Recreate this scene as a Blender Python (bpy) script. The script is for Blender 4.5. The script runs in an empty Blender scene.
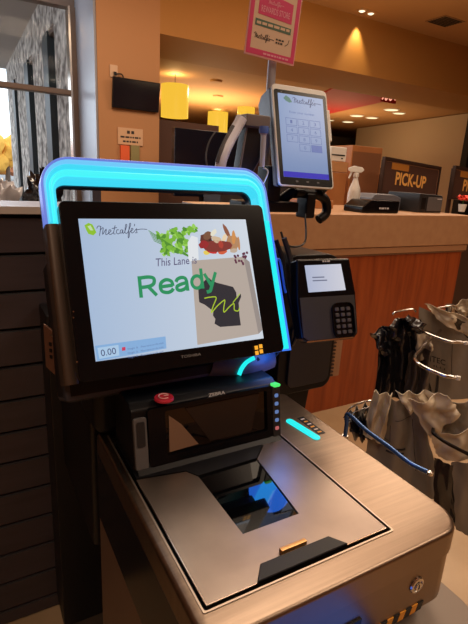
import bpy, bmesh, math, random
from mathutils import Vector, Matrix, noise
random.seed(7)
PI = math.pi
scn = bpy.context.scene
COL = scn.collection

# ------------------------------------------------------------ camera
FPX, YAW, PITCH, ROLL = 472.3, 0.52274, 0.28040, 0.05513
CAM = Vector((0, 0, 1.37))
fw = Vector((math.sin(YAW)*math.cos(PITCH), math.cos(YAW)*math.cos(PITCH), -math.sin(PITCH)))
rt0 = Vector((math.cos(YAW), -math.sin(YAW), 0)); up0 = rt0.cross(fw)
rt = rt0*math.cos(ROLL) + up0*math.sin(ROLL)
up = up0*math.cos(ROLL) - rt0*math.sin(ROLL)
cd = bpy.data.cameras.new('camera'); cam = bpy.data.objects.new('camera', cd); COL.objects.link(cam)
cam.matrix_world = Matrix(((rt.x, up.x, -fw.x, CAM.x), (rt.y, up.y, -fw.y, CAM.y), (rt.z, up.z, -fw.z, CAM.z), (0, 0, 0, 1)))
cd.sensor_fit = 'VERTICAL'; cd.sensor_height = 36; cd.sensor_width = 27
cd.lens = FPX/624*36; cd.clip_start = 0.02; cd.clip_end = 500
scn.camera = cam

# ------------------------------------------------------------ world, exposure, lamps of the place
scn.view_settings.view_transform = 'Standard'; scn.view_settings.look = 'None'
scn.view_settings.exposure = 0.0; scn.view_settings.gamma = 1.0
w = bpy.data.worlds.new('overcast_sky'); scn.world = w; w.use_nodes = True
w.node_tree.nodes['Background'].inputs[0].default_value = (0.80, 0.90, 1.0, 1)
w.node_tree.nodes['Background'].inputs[1].default_value = 2.6

def area(name, loc, size, power, color, rot=(0, 0, 0), sy=None, spread=None):
    l = bpy.data.lights.new(name, 'AREA'); l.energy = power; l.color = color; l.size = size
    if sy: l.shape = 'RECTANGLE'; l.size_y = sy
    if spread: l.spread = spread
    o = bpy.data.objects.new(name, l); o.location = loc; o.rotation_euler = rot; COL.objects.link(o); return o
def spot(name, loc, target, power, color, angle, blend=.3, r=.05):
    l = bpy.data.lights.new(name, 'SPOT'); l.energy = power; l.color = color; l.spot_size = angle; l.spot_blend = blend
    l.shadow_soft_size = r
    o = bpy.data.objects.new(name, l); o.location = loc
    o.rotation_euler = (Vector(target)-Vector(loc)).to_track_quat('-Z', 'Y').to_euler(); COL.objects.link(o); return o
WARM = (1.0, 0.79, 0.58)
area('ceiling_light_front', (1.6, 1.6, 3.62), 1.4, 46, WARM)
area('ceiling_light_right', (4.4, 3.4, 3.62), 1.4, 90, WARM)
area('ceiling_light_back', (-0.8, -1.0, 3.62), 1.4, 34, WARM)
area('ceiling_light_side', (2.6, -0.6, 3.62), 1.4, 52, WARM)
area('ceiling_light_left', (1.0, 4.2, 3.62), 1.2, 55, WARM)
area('ceiling_bounce', (3.5, 3.6, 2.2), 2.5, 50, (1, .70, .40), (PI, 0, 0))
area('inner_ceiling_light_a', (4.5, 9.0, 2.9), 0.8, 50, (1, .72, .42))
area('inner_ceiling_light_b', (8.0, 10.5, 2.9), 0.8, 22, (1, .72, .42))
area('inner_uplight', (5.0, 10.5, 1.9), 1.6, 110, (1, .68, .36), (PI, 0, 0))
area('inner_uplight_b', (8.2, 9.4, 1.6), 1.6, 60, (1, .68, .36), (PI, 0, 0))
spot('wall_washer', (5.27, 5.915, 3.665), (5.27, 5.915, 1.5), 60, (1, .78, .38), math.radians(68), .75, .02)
area('window_daylight', (-0.2, 6.85, 1.9), 2.9, 34, (.75, .87, 1.0), (-PI/2, 0, 0), 2.6)

# ------------------------------------------------------------ picture geometry helpers
def ray(x, y): return fw + rt*((x-234)/FPX) - up*((y-312)/FPX)
def at_y(x, y, Y): d = ray(x, y); return CAM + d*(Y/d.y)
def at_x(x, y, X): d = ray(x, y); return CAM + d*(X/d.x)
def at_z(x, y, z): d = ray(x, y); return CAM + d*((z-CAM.z)/d.z)
def at_plane(x, y, p, n): d = ray(x, y); return CAM + d*((Vector(p)-CAM).dot(n)/d.dot(n))

# ------------------------------------------------------------ materials
def lin(c): return tuple(((v/255)/12.92 if v/255 <= .04045 else ((v/255+.055)/1.055)**2.4) for v in c)
MATS = {}
def mat(name, rgb, rough=.5, metal=0, spec=.5, bump=None, var=None, coat=0, aniso=0, trans=0, alpha=1, scale=None, sheen=0, ior=None):
    """rgb in sRGB 0..255. var=(rgb2, scale, (sx,sy,sz)) mottles colour; bump=(scale,strength,(sx,sy,sz))"""
    if name in MATS: return MATS[name]
    m = bpy.data.materials.new(name); m.use_nodes = True; N = m.node_tree.nodes; L = m.node_tree.links
    b = N['Principled BSDF']; b.inputs['Base Color'].default_value = (*lin(rgb), 1)
    b.inputs['Roughness'].default_value = rough; b.inputs['Metallic'].default_value = metal
    b.inputs['Specular IOR Level'].default_value = spec; b.inputs['Coat Weight'].default_value = coat
    b.inputs['Anisotropic'].default_value = aniso; b.inputs['Transmission Weight'].default_value = trans
    b.inputs['Alpha'].default_value = alpha
    if ior: b.inputs['IOR'].default_value = ior
    tc = N.new('ShaderNodeTexCoord')
    def nz(sc, st, det=4):
        mp = N.new('ShaderNodeMapping'); mp.inputs['Scale'].default_value = st; L.new(tc.outputs['Object'], mp.inputs[0])
        n = N.new('ShaderNodeTexNoise'); n.inputs['Scale'].default_value = sc; n.inputs['Detail'].default_value = det
        L.new(mp.outputs[0], n.inputs['Vector']); return n
    if var:
        n = nz(var[1], var[2]); r = N.new('ShaderNodeValToRGB'); r.color_ramp.elements[0].position = .35; r.color_ramp.elements[1].position = .68
        r.color_ramp.elements[0].color = (*lin(rgb), 1); r.color_ramp.elements[1].color = (*lin(var[0]), 1)
        L.new(n.outputs['Fac'], r.inputs[0]); L.new(r.outputs[0], b.inputs['Base Color'])
    if bump:
        n = nz(bump[0], bump[2]); bp = N.new('ShaderNodeBump'); bp.inputs['Strength'].default_value = bump[1]; bp.inputs['Distance'].default_value = .01
        L.new(n.outputs['Fac'], bp.inputs['Height']); L.new(bp.outputs[0], b.inputs['Normal'])
    MATS[name] = m; return m
def emit(name, rgb, strength=1.0):
    if name in MATS: return MATS[name]
    m = bpy.data.materials.new(name); m.use_nodes = True; b = m.node_tree.nodes['Principled BSDF']
    b.inputs['Base Color'].default_value = (0.01, 0.01, 0.01, 1); b.inputs['Roughness'].default_value = .25
    b.inputs['Specular IOR Level'].default_value = .3
    b.inputs['Emission Color'].default_value = (*lin(rgb), 1); b.inputs['Emission Strength'].default_value = strength
    MATS[name] = m; return m

paint = mat('tan_wall_paint', (178, 128, 86), .7, bump=(60, .05, (1, 1, 1)))
fascia_m = mat('ochre_fascia_paint', (170, 118, 58), .7)
ceil_m = mat('ceiling_paint', (182, 136, 88), .8)
red_m = mat('red_ceiling_paint', (172, 26, 20), .6)
floor_m = mat('store_floor_tile', (190, 160, 125), .35, var=((170, 140, 105), 3, (1, 1, 1)))
steel = mat('brushed_stainless', (134, 116, 101), .36, 1, var=((145, 126, 110), 6, (1, 30, 1)), bump=(18, .03, (1, 40, 1)))
steel_p = mat('worn_steel_platter', (150, 136, 126), .34, 1, var=((134, 120, 112), 9, (1, 1, 1)), bump=(40, .015, (2, 2, 2)))
steel_e = mat('polished_steel_edge', (215, 200, 185), .18, 1)
beige_panel = mat('beige_metal_panel', (120, 98, 84), .5, .4)
black = mat('black_plastic', (13, 13, 17), .42, spec=.3)
blackg = mat('glossy_black_plastic', (9, 10, 15), .22, spec=.28)
dkgrey = mat('dark_grey_plastic', (38, 37, 40), .45)
grey = mat('grey_plastic', (92, 90, 92), .45)
ltgrey = mat('light_grey_plastic', (190, 190, 196), .4)
brown_metal = mat('bronze_metal', (88, 72, 62), .4, .5)
slate = mat('slate_plastic', (62, 64, 78), .4)
glass_dark = mat('scanner_glass', (4, 4, 6), .03, spec=.9)
rubber = mat('black_rubber', (10, 10, 11), .8)
white_p = mat('white_plastic', (225, 222, 216), .4)
cherry = mat('cherry_wood', (158, 74, 32), .4, var=((132, 56, 22), 5, (6, 6, .5)))
laminate = mat('tan_laminate', (176, 134, 98), .45, var=((168, 124, 90), 20, (1, 1, 1)))
laminate2 = mat('tan_laminate_lower_band', (166, 122, 88), .45)
slat_m = mat('dark_panelling', (66, 57, 62), .4, var=((58, 49, 53), 4, (1, 8, 8)))
groove_m = mat('panelling_groove', (12, 9, 10), .7)
chrome = mat('chrome', (210, 205, 200), .18, 1)
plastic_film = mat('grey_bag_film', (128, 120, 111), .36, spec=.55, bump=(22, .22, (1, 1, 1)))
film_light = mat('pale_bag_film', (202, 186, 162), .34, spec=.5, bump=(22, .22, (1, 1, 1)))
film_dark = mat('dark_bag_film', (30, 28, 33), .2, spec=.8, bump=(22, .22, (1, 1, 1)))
ink = mat('black_print', (38, 32, 30), .6)
stone = mat('stacked_fieldstone', (120, 110, 104), .9, var=((244, 236, 228), 5, (1, 1, 1.3)), bump=(5, .9, (1, 1, 1.5)))
navy = mat('dark_display_glass', (10, 13, 26), .2)
paper = mat('white_paper', (205, 190, 170), .7)

# ------------------------------------------------------------ mesh builder
class MB:
    def __init__(s, M=None): s.bm = bmesh.new(); s.M = M or Matrix(); s.mats = []
    def mi(s, m):
        if m not in s.mats: s.mats.append(m)
        return s.mats.index(m)
    def face(s, pts, m):
        v = [s.bm.verts.new(s.M @ Vector(p)) for p in pts]; f = s.bm.faces.new(v); f.material_index = s.mi(m); return f
    def box(s, a, b, m, bev=0, seg=2, M=None):
        x0, y0, z0 = [min(a[i], b[i]) for i in range(3)]; x1, y1, z1 = [max(a[i], b[i]) for i in range(3)]
        return s.prism([(x0, y0), (x1, y0), (x1, y1), (x0, y1)], z0, z1, m, bev, seg, M)
    def prism(s, poly, z0, z1, m, bev=0, seg=2, M=None, axis='z', top_only=False):
        """poly CCW in 2D; axis z: (x,y) ; axis y: (x,z) extruded along y ; axis x: (y,z)"""
        def P(p, h):
            v = {'z': (p[0], p[1], h), 'y': (p[0], h, p[1]), 'x': (h, p[0], p[1])}[axis]
            v = Vector(v)
            if M: v = M @ v
            return s.M @ v
        lo = [s.bm.verts.new(P(p, z0)) for p in poly]; hi = [s.bm.verts.new(P(p, z1)) for p in poly]
        n = len(poly); fs = [s.bm.faces.new(list(reversed(lo))), s.bm.faces.new(hi)]
        for i in range(n): fs.append(s.bm.faces.new((lo[i], lo[(i+1) % n], hi[(i+1) % n], hi[i])))
        k = s.mi(m)
        for f in fs: f.material_index = k
        bmesh.ops.recalc_face_normals(s.bm, faces=fs)
        if bev > 0:
            if top_only: es = list(fs[1].edges)
            else: es = list({e for f in fs for e in f.edges})
            bmesh.ops.bevel(s.bm, geom=es, offset=bev, segments=seg, profile=.5, affect='EDGES', clamp_overlap=True)
        return fs
    def ring(s, outer, inner, z0, z1, m, axis='z', M=None):
        """frame between two loops of the same vertex count"""
        def P(p, h):
            v = {'z': (p[0], p[1], h), 'y': (p[0], h, p[1]), 'x': (h, p[0], p[1])}[axis]
            v = Vector(v); v = M @ v if M else v
            return s.bm.verts.new(s.M @ v)
        o0 = [P(p, z0) for p in outer]; o1 = [P(p, z1) for p in outer]; i0 = [P(p, z0) for p in inner]; i1 = [P(p, z1) for p in inner]
        n = len(outer); k = s.mi(m); fs = []
        for a in range(n):
            b = (a+1) % n
            for q in ((o0[a], o0[b], o1[b], o1[a]), (i0[b], i0[a], i1[a], i1[b]), (o1[a], o1[b], i1[b], i1[a]), (o0[b], o0[a], i0[a], i0[b])):
                f = s.bm.faces.new(q); f.material_index = k; fs.append(f)
        bmesh.ops.recalc_face_normals(s.bm, faces=fs)
    def tube(s, pts, r, m, n=10, cap=True, rs=None):
        pts = [Vector(p) for p in pts]; rings = []; pv = None
        for i, p in enumerate(pts):
            t = (pts[min(i+1, len(pts)-1)] - pts[max(i-1, 0)]).normalized()
            if pv is None:
                a = Vector((0, 0, 1)) if abs(t.z) < .9 else Vector((1, 0, 0)); pv = t.cross(a).normalized()
            else: pv = (pv - t*pv.dot(t)).normalized()
            b = t.cross(pv); rr = rs[i] if rs else r
            rings.append([s.bm.verts.new(s.M @ (p + pv*math.cos(2*PI*j/n)*rr + b*math.sin(2*PI*j/n)*rr)) for j in range(n)])
        k = s.mi(m); fs = []
        for A, B in zip(rings, rings[1:]):
            for j in range(n): fs.append(s.bm.faces.new((A[j], A[(j+1) % n], B[(j+1) % n], B[j])))
        if cap: fs += [s.bm.faces.new(list(reversed(rings[0]))), s.bm.faces.new(rings[-1])]
        for f in fs: f.material_index = k
        bmesh.ops.recalc_face_normals(s.bm, faces=fs)
    def lathe(s, prof, m, c=(0, 0, 0), n=24, M=None, cap=True):
        rings = []
        for r, z in prof:
            rings.append([s.bm.verts.new(s.M @ ((M or Matrix()) @ Vector((c[0]+r*math.cos(2*PI*j/n), c[1]+r*math.sin(2*PI*j/n), c[2]+z)))) for j in range(n)])
        k = s.mi(m); fs = []
        for A, B in zip(rings, rings[1:]):
            for j in range(n): fs.append(s.bm.faces.new((A[j], A[(j+1) % n], B[(j+1) % n], B[j])))
        if cap: fs += [s.bm.faces.new(list(reversed(rings[0]))), s.bm.faces.new(rings[-1])]
        for f in fs: f.material_index = k
        bmesh.ops.recalc_face_normals(s.bm, faces=fs)
    def grid(s, fn, nu, nv, m, thick=0):
        P = [[Vector(fn(i/nu, j/nv)) for i in range(nu+1)] for j in range(nv+1)]
        V = [[s.bm.verts.new(s.M @ p) for p in row] for row in P]; k = s.mi(m); fs = []
        for j in range(nv):
            for i in range(nu):
                f = s.bm.faces.new((V[j][i], V[j][i+1], V[j+1][i+1], V[j+1][i])); f.material_index = k; fs.append(f)
        if thick:
            bmesh.ops.recalc_face_normals(s.bm, faces=fs)
            bmesh.ops.solidify(s.bm, geom=fs, thickness=thick)
    def build(s, name, parent=None, smooth=38, label=None):
        me = bpy.data.meshes.new(name); s.bm.normal_update(); s.bm.to_mesh(me); s.bm.free()
        for m in s.mats: me.materials.append(m)
        if smooth:
            me.polygons.foreach_set('use_smooth', [True]*len(me.polygons)); me.set_sharp_from_angle(angle=math.radians(smooth))
        o = bpy.data.objects.new(name, me); COL.objects.link(o)
        if smooth and smooth < 65:
            wn = o.modifiers.new('weighted_normal', 'WEIGHTED_NORMAL'); wn.keep_sharp = True; wn.weight = 100
        if parent: o.parent = parent
        if label: o['label'] = label
        return o
def thing(name, label, cat, loc=(0, 0, 0), rot=None, group=None):
    o = bpy.data.objects.new(name, None); COL.objects.link(o); o.empty_display_size = .05
    o.location = loc
    if rot is not None: o.rotation_euler = rot
    o['label'] = label; o['category'] = cat
    if group: o['group'] = group
    return o
def tag(o, label, cat, group=None):
    o['label'] = label; o['category'] = cat
    if group: o['group'] = group
    return o
def struct(o): o['kind'] = 'structure'; return o
def rrect(x0, y0, x1, y1, r, n=5):
    rs = r if isinstance(r, (tuple, list)) else (r,)*4      # BL BR TR TL
    P = []
    for (cx, cy, a0, q) in ((x0, y0, PI, 0), (x1, y0, 1.5*PI, 1), (x1, y1, 0, 2), (x0, y1, .5*PI, 3)):
        rr = max(rs[q], 1e-4); ox = cx + (rr if cx == x0 else -rr); oy = cy + (rr if cy == y0 else -rr)
        for k in range(n+1):
            a = a0 + k/n*PI/2; P.append((ox+rr*math.cos(a), oy+rr*math.sin(a)))
    return P
def text_faces(string, bold=0, shear=0):
    cu = bpy.data.curves.new('t', 'FONT'); cu.body = string; cu.space_character = .94 if bold > .03 else 1; cu.offset = bold; cu.shear = shear; cu.resolution_u = 3
    cu.fill_mode = 'FRONT'
    o = bpy.data.objects.new('t', cu); COL.objects.link(o)
    dg = bpy.context.evaluated_depsgraph_get(); dg.update(); me = bpy.data.meshes.new_from_object(o.evaluated_get(dg))
    vs = [v.co.copy() for v in me.vertices]; fs = [list(p.vertices) for p in me.polygons]
    bpy.data.objects.remove(o); bpy.data.curves.remove(cu); bpy.data.meshes.remove(me)
    x0 = min(v.x for v in vs); x1 = max(v.x for v in vs); y0 = min(v.y for v in vs); y1 = max(v.y for v in vs)
    return [((v.x-x0)/(x1-x0), (v.y-y0)/(y1-y0)) for v in vs], fs
def add_text(mb, string, fn, m, bold=0, shear=0):
    """fn(u,v) maps the 0..1 text box to a point"""
    vs, fs = text_faces(string, bold, shear); k = mb.mi(m)
    V = [mb.bm.verts.new(mb.M @ Vector(fn(u, v))) for u, v in vs]
    for f in fs:
        try: g = mb.bm.faces.new([V[i] for i in f]); g.material_index = k
        except ValueError: pass
def flat_text(mb, s, x0, z0, x1, z1, y, m, bold=0, shear=0):
    add_text(mb, s, lambda u, v: (x0+(x1-x0)*u, y, z0+(z1-z0)*v), m, bold, shear)
def stroke(mb, pts, wd, y, m):
    """flat ribbon in the local xz plane"""
    pts = [Vector((p[0], p[1])) for p in pts]; k = mb.mi(m); L = []; R = []
    for i, p in enumerate(pts):
        t = (pts[min(i+1, len(pts)-1)]-pts[max(i-1, 0)]).normalized(); n = Vector((-t.y, t.x))*wd/2
        L.append(mb.bm.verts.new(mb.M @ Vector((p.x+n.x, y, p.y+n.y)))); R.append(mb.bm.verts.new(mb.M @ Vector((p.x-n.x, y, p.y-n.y))))
    for i in range(len(pts)-1):
        f = mb.bm.faces.new((R[i], R[i+1], L[i+1], L[i])); f.material_index = k
def greek(mb, x0, z0, x1, z1, y, m, seed=1):
    """unreadable small print: word-sized dashes"""
    r_ = random.Random(seed); x = x0
    while x < x1:
        w_ = (z1-z0)*r_.uniform(.8, 2.6); mb.face([(x, y, z0), (min(x+w_, x1), y, z0), (min(x+w_, x1), y, z1), (x, y, z1)], m); x += w_ + (z1-z0)*.5
def script_name(mb, fn, wd, m):
    """hand lettered signature; fn maps (x 0..10, z 0..2) to a point"""
    S = [[(0, 1.5), (.35, 1.95), (.9, 1.8)], [(.8, 1.9), (.62, 1.0), (.4, .1)], [(.6, 1.1), (1.25, 1.6), (1.0, .3), (1.8, 1.3), (1.6, .25), (2.1, .4)],
         [(2.1, .4), (2.7, .9), (2.4, 1.1), (2.2, .5), (2.5, .2), (3.1, .5)], [(3.6, 1.9), (3.15, .4), (3.5, .25)], [(2.9, 1.3), (3.9, 1.45)],
         [(4.25, .95), (3.9, 1.0), (3.7, .5), (4.0, .2), (4.4, .4)], [(5.0, .9), (4.6, .9), (4.45, .35), (4.8, .4), (5.05, .95), (4.95, .25), (5.3, .4)],
         [(5.3, .4), (5.9, 1.7), (5.7, 1.9), (5.4, .5), (5.7, .2), (6.0, .4)], [(6.0, .4), (6.7, 1.8), (6.5, 2.0), (5.95, -.5), (6.15, -.5), (6.35, .4), (6.6, .5)],
         [(6.6, .5), (7.1, .95), (6.8, 1.1), (6.6, .45), (6.9, .2), (7.4, .6)], [(7.55, 1.95), (7.4, 1.5)], [(7.4, .6), (7.85, 1.0), (7.75, .5), (7.85, .2), (7.4, .2)], [(7.9, .75), (8.8, .85), (10, .7)]]
    for st_ in S:
        P = [Vector((a, c, 0)) for a, c in st_]; P = spline(P, 4) if len(P) > 2 else P
        P = [Vector(fn(p.x, p.y)) for p in P]; stroke(mb, [(p.x, p.z) for p in P], wd, P[0].y, m)
def spline(pts, n=6):
    P = [Vector(p) for p in pts]; out = []
    for i in range(len(P)-1):
        a = P[max(i-1, 0)]; b = P[i]; c = P[i+1]; d = P[min(i+2, len(P)-1)]
        for k in range(n):
            t = k/n; out.append(.5*((2*b)+(c-a)*t+(2*a-5*b+4*c-d)*t*t+(3*b-a-3*c+d)*t**3))
    out.append(P[-1]); return out
def flat_poly(mb, pts, y, m): return mb.face([(p[0], y, p[1]) for p in pts], m)
def blob(cx, cz, rx, rz, n=12, jit=0.15, rot=0, rnd=random):
    P = []
    for k in range(n):
        a = 2*PI*k/n; q = 1+rnd.uniform(-jit, jit); x = rx*q*math.cos(a); z = rz*q*math.sin(a)
        P.append((cx+x*math.cos(rot)-z*math.sin(rot), cz+x*math.sin(rot)+z*math.cos(rot)))
    return P

# ============================================================ THE SETTING
b = MB(); b.box((-4, -4, -.06), (14, 16, 0), floor_m); struct(b.build('floor', smooth=0))
b = MB()
b.box((-4, -4, 3.70), (14, 6.25, 3.8), ceil_m)
struct(b.build('ceiling', smooth=0))
b = MB(); b.box((1.84, 7.2, 3.02), (14, 16, 3.1), ceil_m); struct(b.build('ceiling_inner', smooth=0))
# soffit: fascia down to 2.95, flat underside back to 7.2
b = MB(); b.box((2.23, 6.0, 2.95), (14, 7.2, 3.70), fascia_m); struct(b.build('trim_1', smooth=0))
# wall with the small television
b = MB(); b.box((1.48, 6.0, 0), (2.23, 7.2, 3.70), paint); struct(b.build('wall_television', smooth=0))
# return of the wall towards the window (cool white paint) as a thin lining
ret = mat('pale_grey_paint', (150, 150, 158), .35)
b = MB(); b.box((1.455, 6.02, 0), (1.479, 7.2, 3.70), ret); struct(b.build('wall_return', smooth=0))
# outer shell
b = MB(); b.box((-4, -4.1, 0), (14, -4, 3.7), paint); struct(b.build('wall_back', smooth=0))
b = MB(); b.box((-4.1, -4, 0), (-4, 7.2, 3.7), paint); struct(b.build('wall_left', smooth=0))
b = MB(); b.box((14, -4, 0), (14.1, 16, 3.7), mat('umber_paint', (96, 74, 56), .8)); struct(b.build('wall_right', smooth=0))
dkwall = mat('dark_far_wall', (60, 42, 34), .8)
b = MB(); b.box((1.84, 15.9, 0), (14, 16, 3.1), dkwall); struct(b.build('wall_far', smooth=0))
b = MB(); b.box((1.84, 7.2, 0), (1.90, 16, 3.1), dkwall); struct(b.build('wall_inner_left', smooth=0))
# window wall at Y=7: frame, transom, mullion and glass
fr = mat('bronze_window_frame', (112, 92, 80), .45, .3)
glass = bpy.data.materials.new('clear_glass'); glass.use_nodes = True; _N = glass.node_tree.nodes; _L = glass.node_tree.links
_t = _N.new('ShaderNodeBsdfTransparent'); _g = _N.new('ShaderNodeBsdfGlossy'); _g.inputs['Roughness'].default_value = .02; _x = _N.new('ShaderNodeMixShader'); _x.inputs[0].default_value = .003
_L.new(_t.outputs[0], _x.inputs[1]); _L.new(_g.outputs[0], _x.inputs[2]); _L.new(_x.outputs[0], _N['Material Output'].inputs[0])
b = MB()
b.box((-4, 6.98, 3.3), (1.45, 7.14, 3.70), fr); b.box((-4, 6.98, 0), (1.45, 7.14, .35), fr)
b.box((1.385, 6.96, .35), (1.455, 7.14, 3.3), fr); b.box((1.36, 6.93, .35), (1.385, 7.1, 3.3), steel_e)
b.box((-1.6, 6.98, .35), (-1.54, 7.12, 3.3), fr)
b.box((-4, 6.96, 2.27), (1.385, 7.12, 2.335), fr, .008)
wo = struct(b.build('window_1', smooth=0))
b = MB(); b.box((-4, 7.04, .35), (1.385, 7.048, 3.3), glass); b.build('glass_pane', wo, smooth=0)
# red painted part of the inner ceiling, bright emblem strip on it
b = MB(); b.prism([(6.0, 7.22), (7.6, 7.22), (8.22, 10.1), (7.2, 10.1)], 2.985, 3.02, red_m); struct(b.build('ceiling_red_panel', smooth=0))
# beige wall and black return on the far right
beige = mat('beige_far_wall', (190, 168, 142), .8)
p0 = Vector((10.1, 7.4, 0)); p1 = Vector((11.0, 12.0, 0)); dv = (p1-p0).normalized(); nv = Vector((dv.y, -dv.x, 0))*.1
b = MB(); b.prism([tuple(p0.xy), tuple((p0+nv).xy), tuple((p1+nv).xy), tuple(p1.xy)], 0, 3.0, beige); struct(b.build('wall_far_right', smooth=0))
b = MB(); b.box((9.95, 7.2, 0), (13.9, 7.36, 2.94), mat('black_wall_paint', (22, 17, 17), .7)); struct(b.build('wall_black', smooth=0))
b = MB(); b.box((7.2, 12.2, 0), (11.2, 12.4, 2.72), mat('black_wall_paint', (22, 17, 17), .7)); struct(b.build('wall_black_far', smooth=0))

# half-height dark panelled wall, horizontal boards
gz = [0.0, .053, .153, .256, .358, .460, .560, .655, .75, .848, .951, 1.052, 1.150, 1.246]
b = MB()
b.box((-2.4, 1.312, 0), (.62, 1.42, 1.25), groove_m)
for a, c in zip(gz, gz[1:]): b.box((-2.4, 1.30, a+.003), (.62, 1.314, c-.003), slat_m, .0025, 1)
struct(b.build('wall_panelled'))
b = MB(); b.box((-2.42, 1.292, 1.250), (.64, 1.52, 1.268), mat('brown_ledge', (126, 96, 76), .35), .003); b.box((-2.42, 1.286, 1.252), (.64, 1.292, 1.270), mat('pale_ledge_edge', (196, 184, 176), .3))
struct(b.build('trim_2'))

# ============================================================ OUTSIDE THE WINDOW
X0 = 1.47
grd = mat('asphalt', (120, 118, 116), .9)
b = MB(); b.box((-60, 7.3, -.3), (60, 160, -.05), grd); struct(b.build('floor_outdoor_pavement', smooth=0))
b = MB()
cols = [(7.25, 8.63), (9.72, 11.2), (12.5, 14.3), (15.3, 16.9)]
zc, zo = 4.1, 3.5
for i, (a, c) in enumerate(cols): b.box((X0, a, -.05), (X0+.35, c, zo), stone)
b.box((X0, 7.25, zo), (X0+.35, 16.9, zc), stone)
pier = tag(b.build('stone_colonnade', smooth=0), 'grey fieldstone wall with tall openings seen through the window', 'stone wall')
dkf = mat('dark_green_frame', (34, 42, 44), .5)
win_m = mat('reflecting_window_glass', (215, 222, 230), .04, 1)
for (a, c) in [(8.63, 9.72), (11.2, 12.5), (14.3, 15.3)]:
    b = MB(); b.box((X0-.02, a+(c-a)*.52, -.05), (X0+.3, c+.02, zo), dkf); b.box((X0+.02, a, zo-.08), (X0+.1, c, zo), fr)
    b.build('opening_frame', pier, smooth=0)
    b = MB(); b.box((X0+.12, a, -.05), (X0+.14, c, zo), win_m); b.build('window_pane', pier, smooth=0)
b = MB(); b.box((-8, 7.25, 4.1), (X0+.4, 17.2, 4.25), mat('porch_ceiling', (172, 164, 160), .8))
tag(b.build('porch_roof', smooth=0), 'grey flat porch ceiling outside above the stone wall', 'roof')
random.seed(3)
leafs = [mat('leaf_orange', (226, 150, 60), .8), mat('leaf_yellow', (232, 172, 70), .8), mat('leaf_rust', (180, 110, 70), .8)]
def tree(x, y, h, r, m, label):
    t = thing('autumn_tree', label, 'tree', (x, y, -.05), group=None)
    b = MB(); b.tube([(0, 0, 0), (.05, 0, h*.4), (0, .05, h*.7)], .1, mat('bark', (92, 74, 60), .9), 8, rs=[.14, .1, .05]); b.build('trunk', t)
    b = MB(); rr = random.Random(int(x*10))
    for k in range(9):
        c = Vector((rr.uniform(-.6, .6)*r, rr.uniform(-.6, .6)*r, h*.62+rr.uniform(-.3, .45)*h*.6)); q = r*rr.uniform(.4, .65)
        res = bmesh.ops.create_icosphere(b.bm, subdivisions=3, radius=q, matrix=Matrix.Translation(c))
        for v in res['verts']: v.co = c + (v.co-c)*(1+.35*noise.noise(v.co*2.2))
    b.mi(m); b.build('foliage', t, smooth=0)
tree(2.3, 30, 3.0, 1.2, leafs[1], 'yellow autumn tree just left of the stone wall outdoors')
tree(1.3, 36, 3.0, 1.7, leafs[0], 'orange autumn tree at the window\'s left edge')
tree(3.6, 48, 3.0, 1.5, leafs[2], 'rust coloured small tree far behind the yellow tree')
tree(-1.9, 30, 2.6, 1.5, leafs[0], 'orange tree reflected in the stone wall\'s nearest pane')
b = MB()
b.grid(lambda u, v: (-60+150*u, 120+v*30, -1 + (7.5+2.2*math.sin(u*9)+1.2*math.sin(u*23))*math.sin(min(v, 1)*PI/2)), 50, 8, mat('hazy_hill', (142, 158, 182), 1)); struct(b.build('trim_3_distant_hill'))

# things on the ledge seen left of the blue arch
def dome(mb, c, r, m, seed=0, amp=.35, n=30):
    """crumpled heap of film standing on a surface"""
    c = Vector(c)
    def fn(u, v):
        a = 2*PI*u; e = v*PI/2; d = Vector((math.cos(a)*math.cos(e), math.sin(a)*math.cos(e), math.sin(e)))
        q = Vector((math.cos(a)*2.2, math.sin(a)*2.2, v*3))+Vector((seed*5, 0, 0))
        k = 1+amp*noise.noise(q)+amp*.6*noise.noise(q*2.3)
        return c + Vector((d.x*r[0]*k, d.y*r[1]*k, d.z*r[2]*k))
    mb.grid(fn, n, n//2, m)
b = MB(); dome(b, (.150, 2.46, 1.171), (.09, .09, .10), mat('clear_wrap', (206, 206, 214), .2, spec=.9), 1, .55); dome(b, (.02, 2.45, 1.171), (.10, .08, .07), mat('clear_wrap', (206, 206, 214), .2), 2, .55)
tag(b.build('plastic_wrap', smooth=70), 'crumpled clear plastic wrap heaped on the shelf below the window', 'plastic wrap')
b = MB(); dome(b, (.345, 2.50, 1.171), (.07, .09, .16), film_dark, 3, .6); tag(b.build('black_plastic_bag', smooth=70), 'black crumpled plastic bag on the shelf beside the blue arch', 'bag')
b = MB(); b.prism([(-.12, 1.171), (.10, 1.171), (.13, 1.33), (-.15, 1.33)], 2.6, 2.85, mat('dark_crate', (36, 33, 38), .5), .01, 2, axis='y'); tag(b.build('dark_crate'), 'dark flared crate behind the clear plastic wrap', 'crate')
b = MB(); b.box((-2.3, 2.3, 0), (1.0, 2.9, 1.17), mat('dark_shelving', (30, 27, 30), .6), .01)
tag(b.build('display_shelf'), 'low dark display unit behind the panelled half wall', 'shelf')

# ============================================================ THE SELF CHECKOUT
kiosk = thing('self_checkout', 'stainless steel self checkout machine with glowing cyan arch', 'self checkout', (0, 0, 0))
Z = .89
X1, X2, Y1, Y2 = .181, .616, .333, .815
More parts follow.
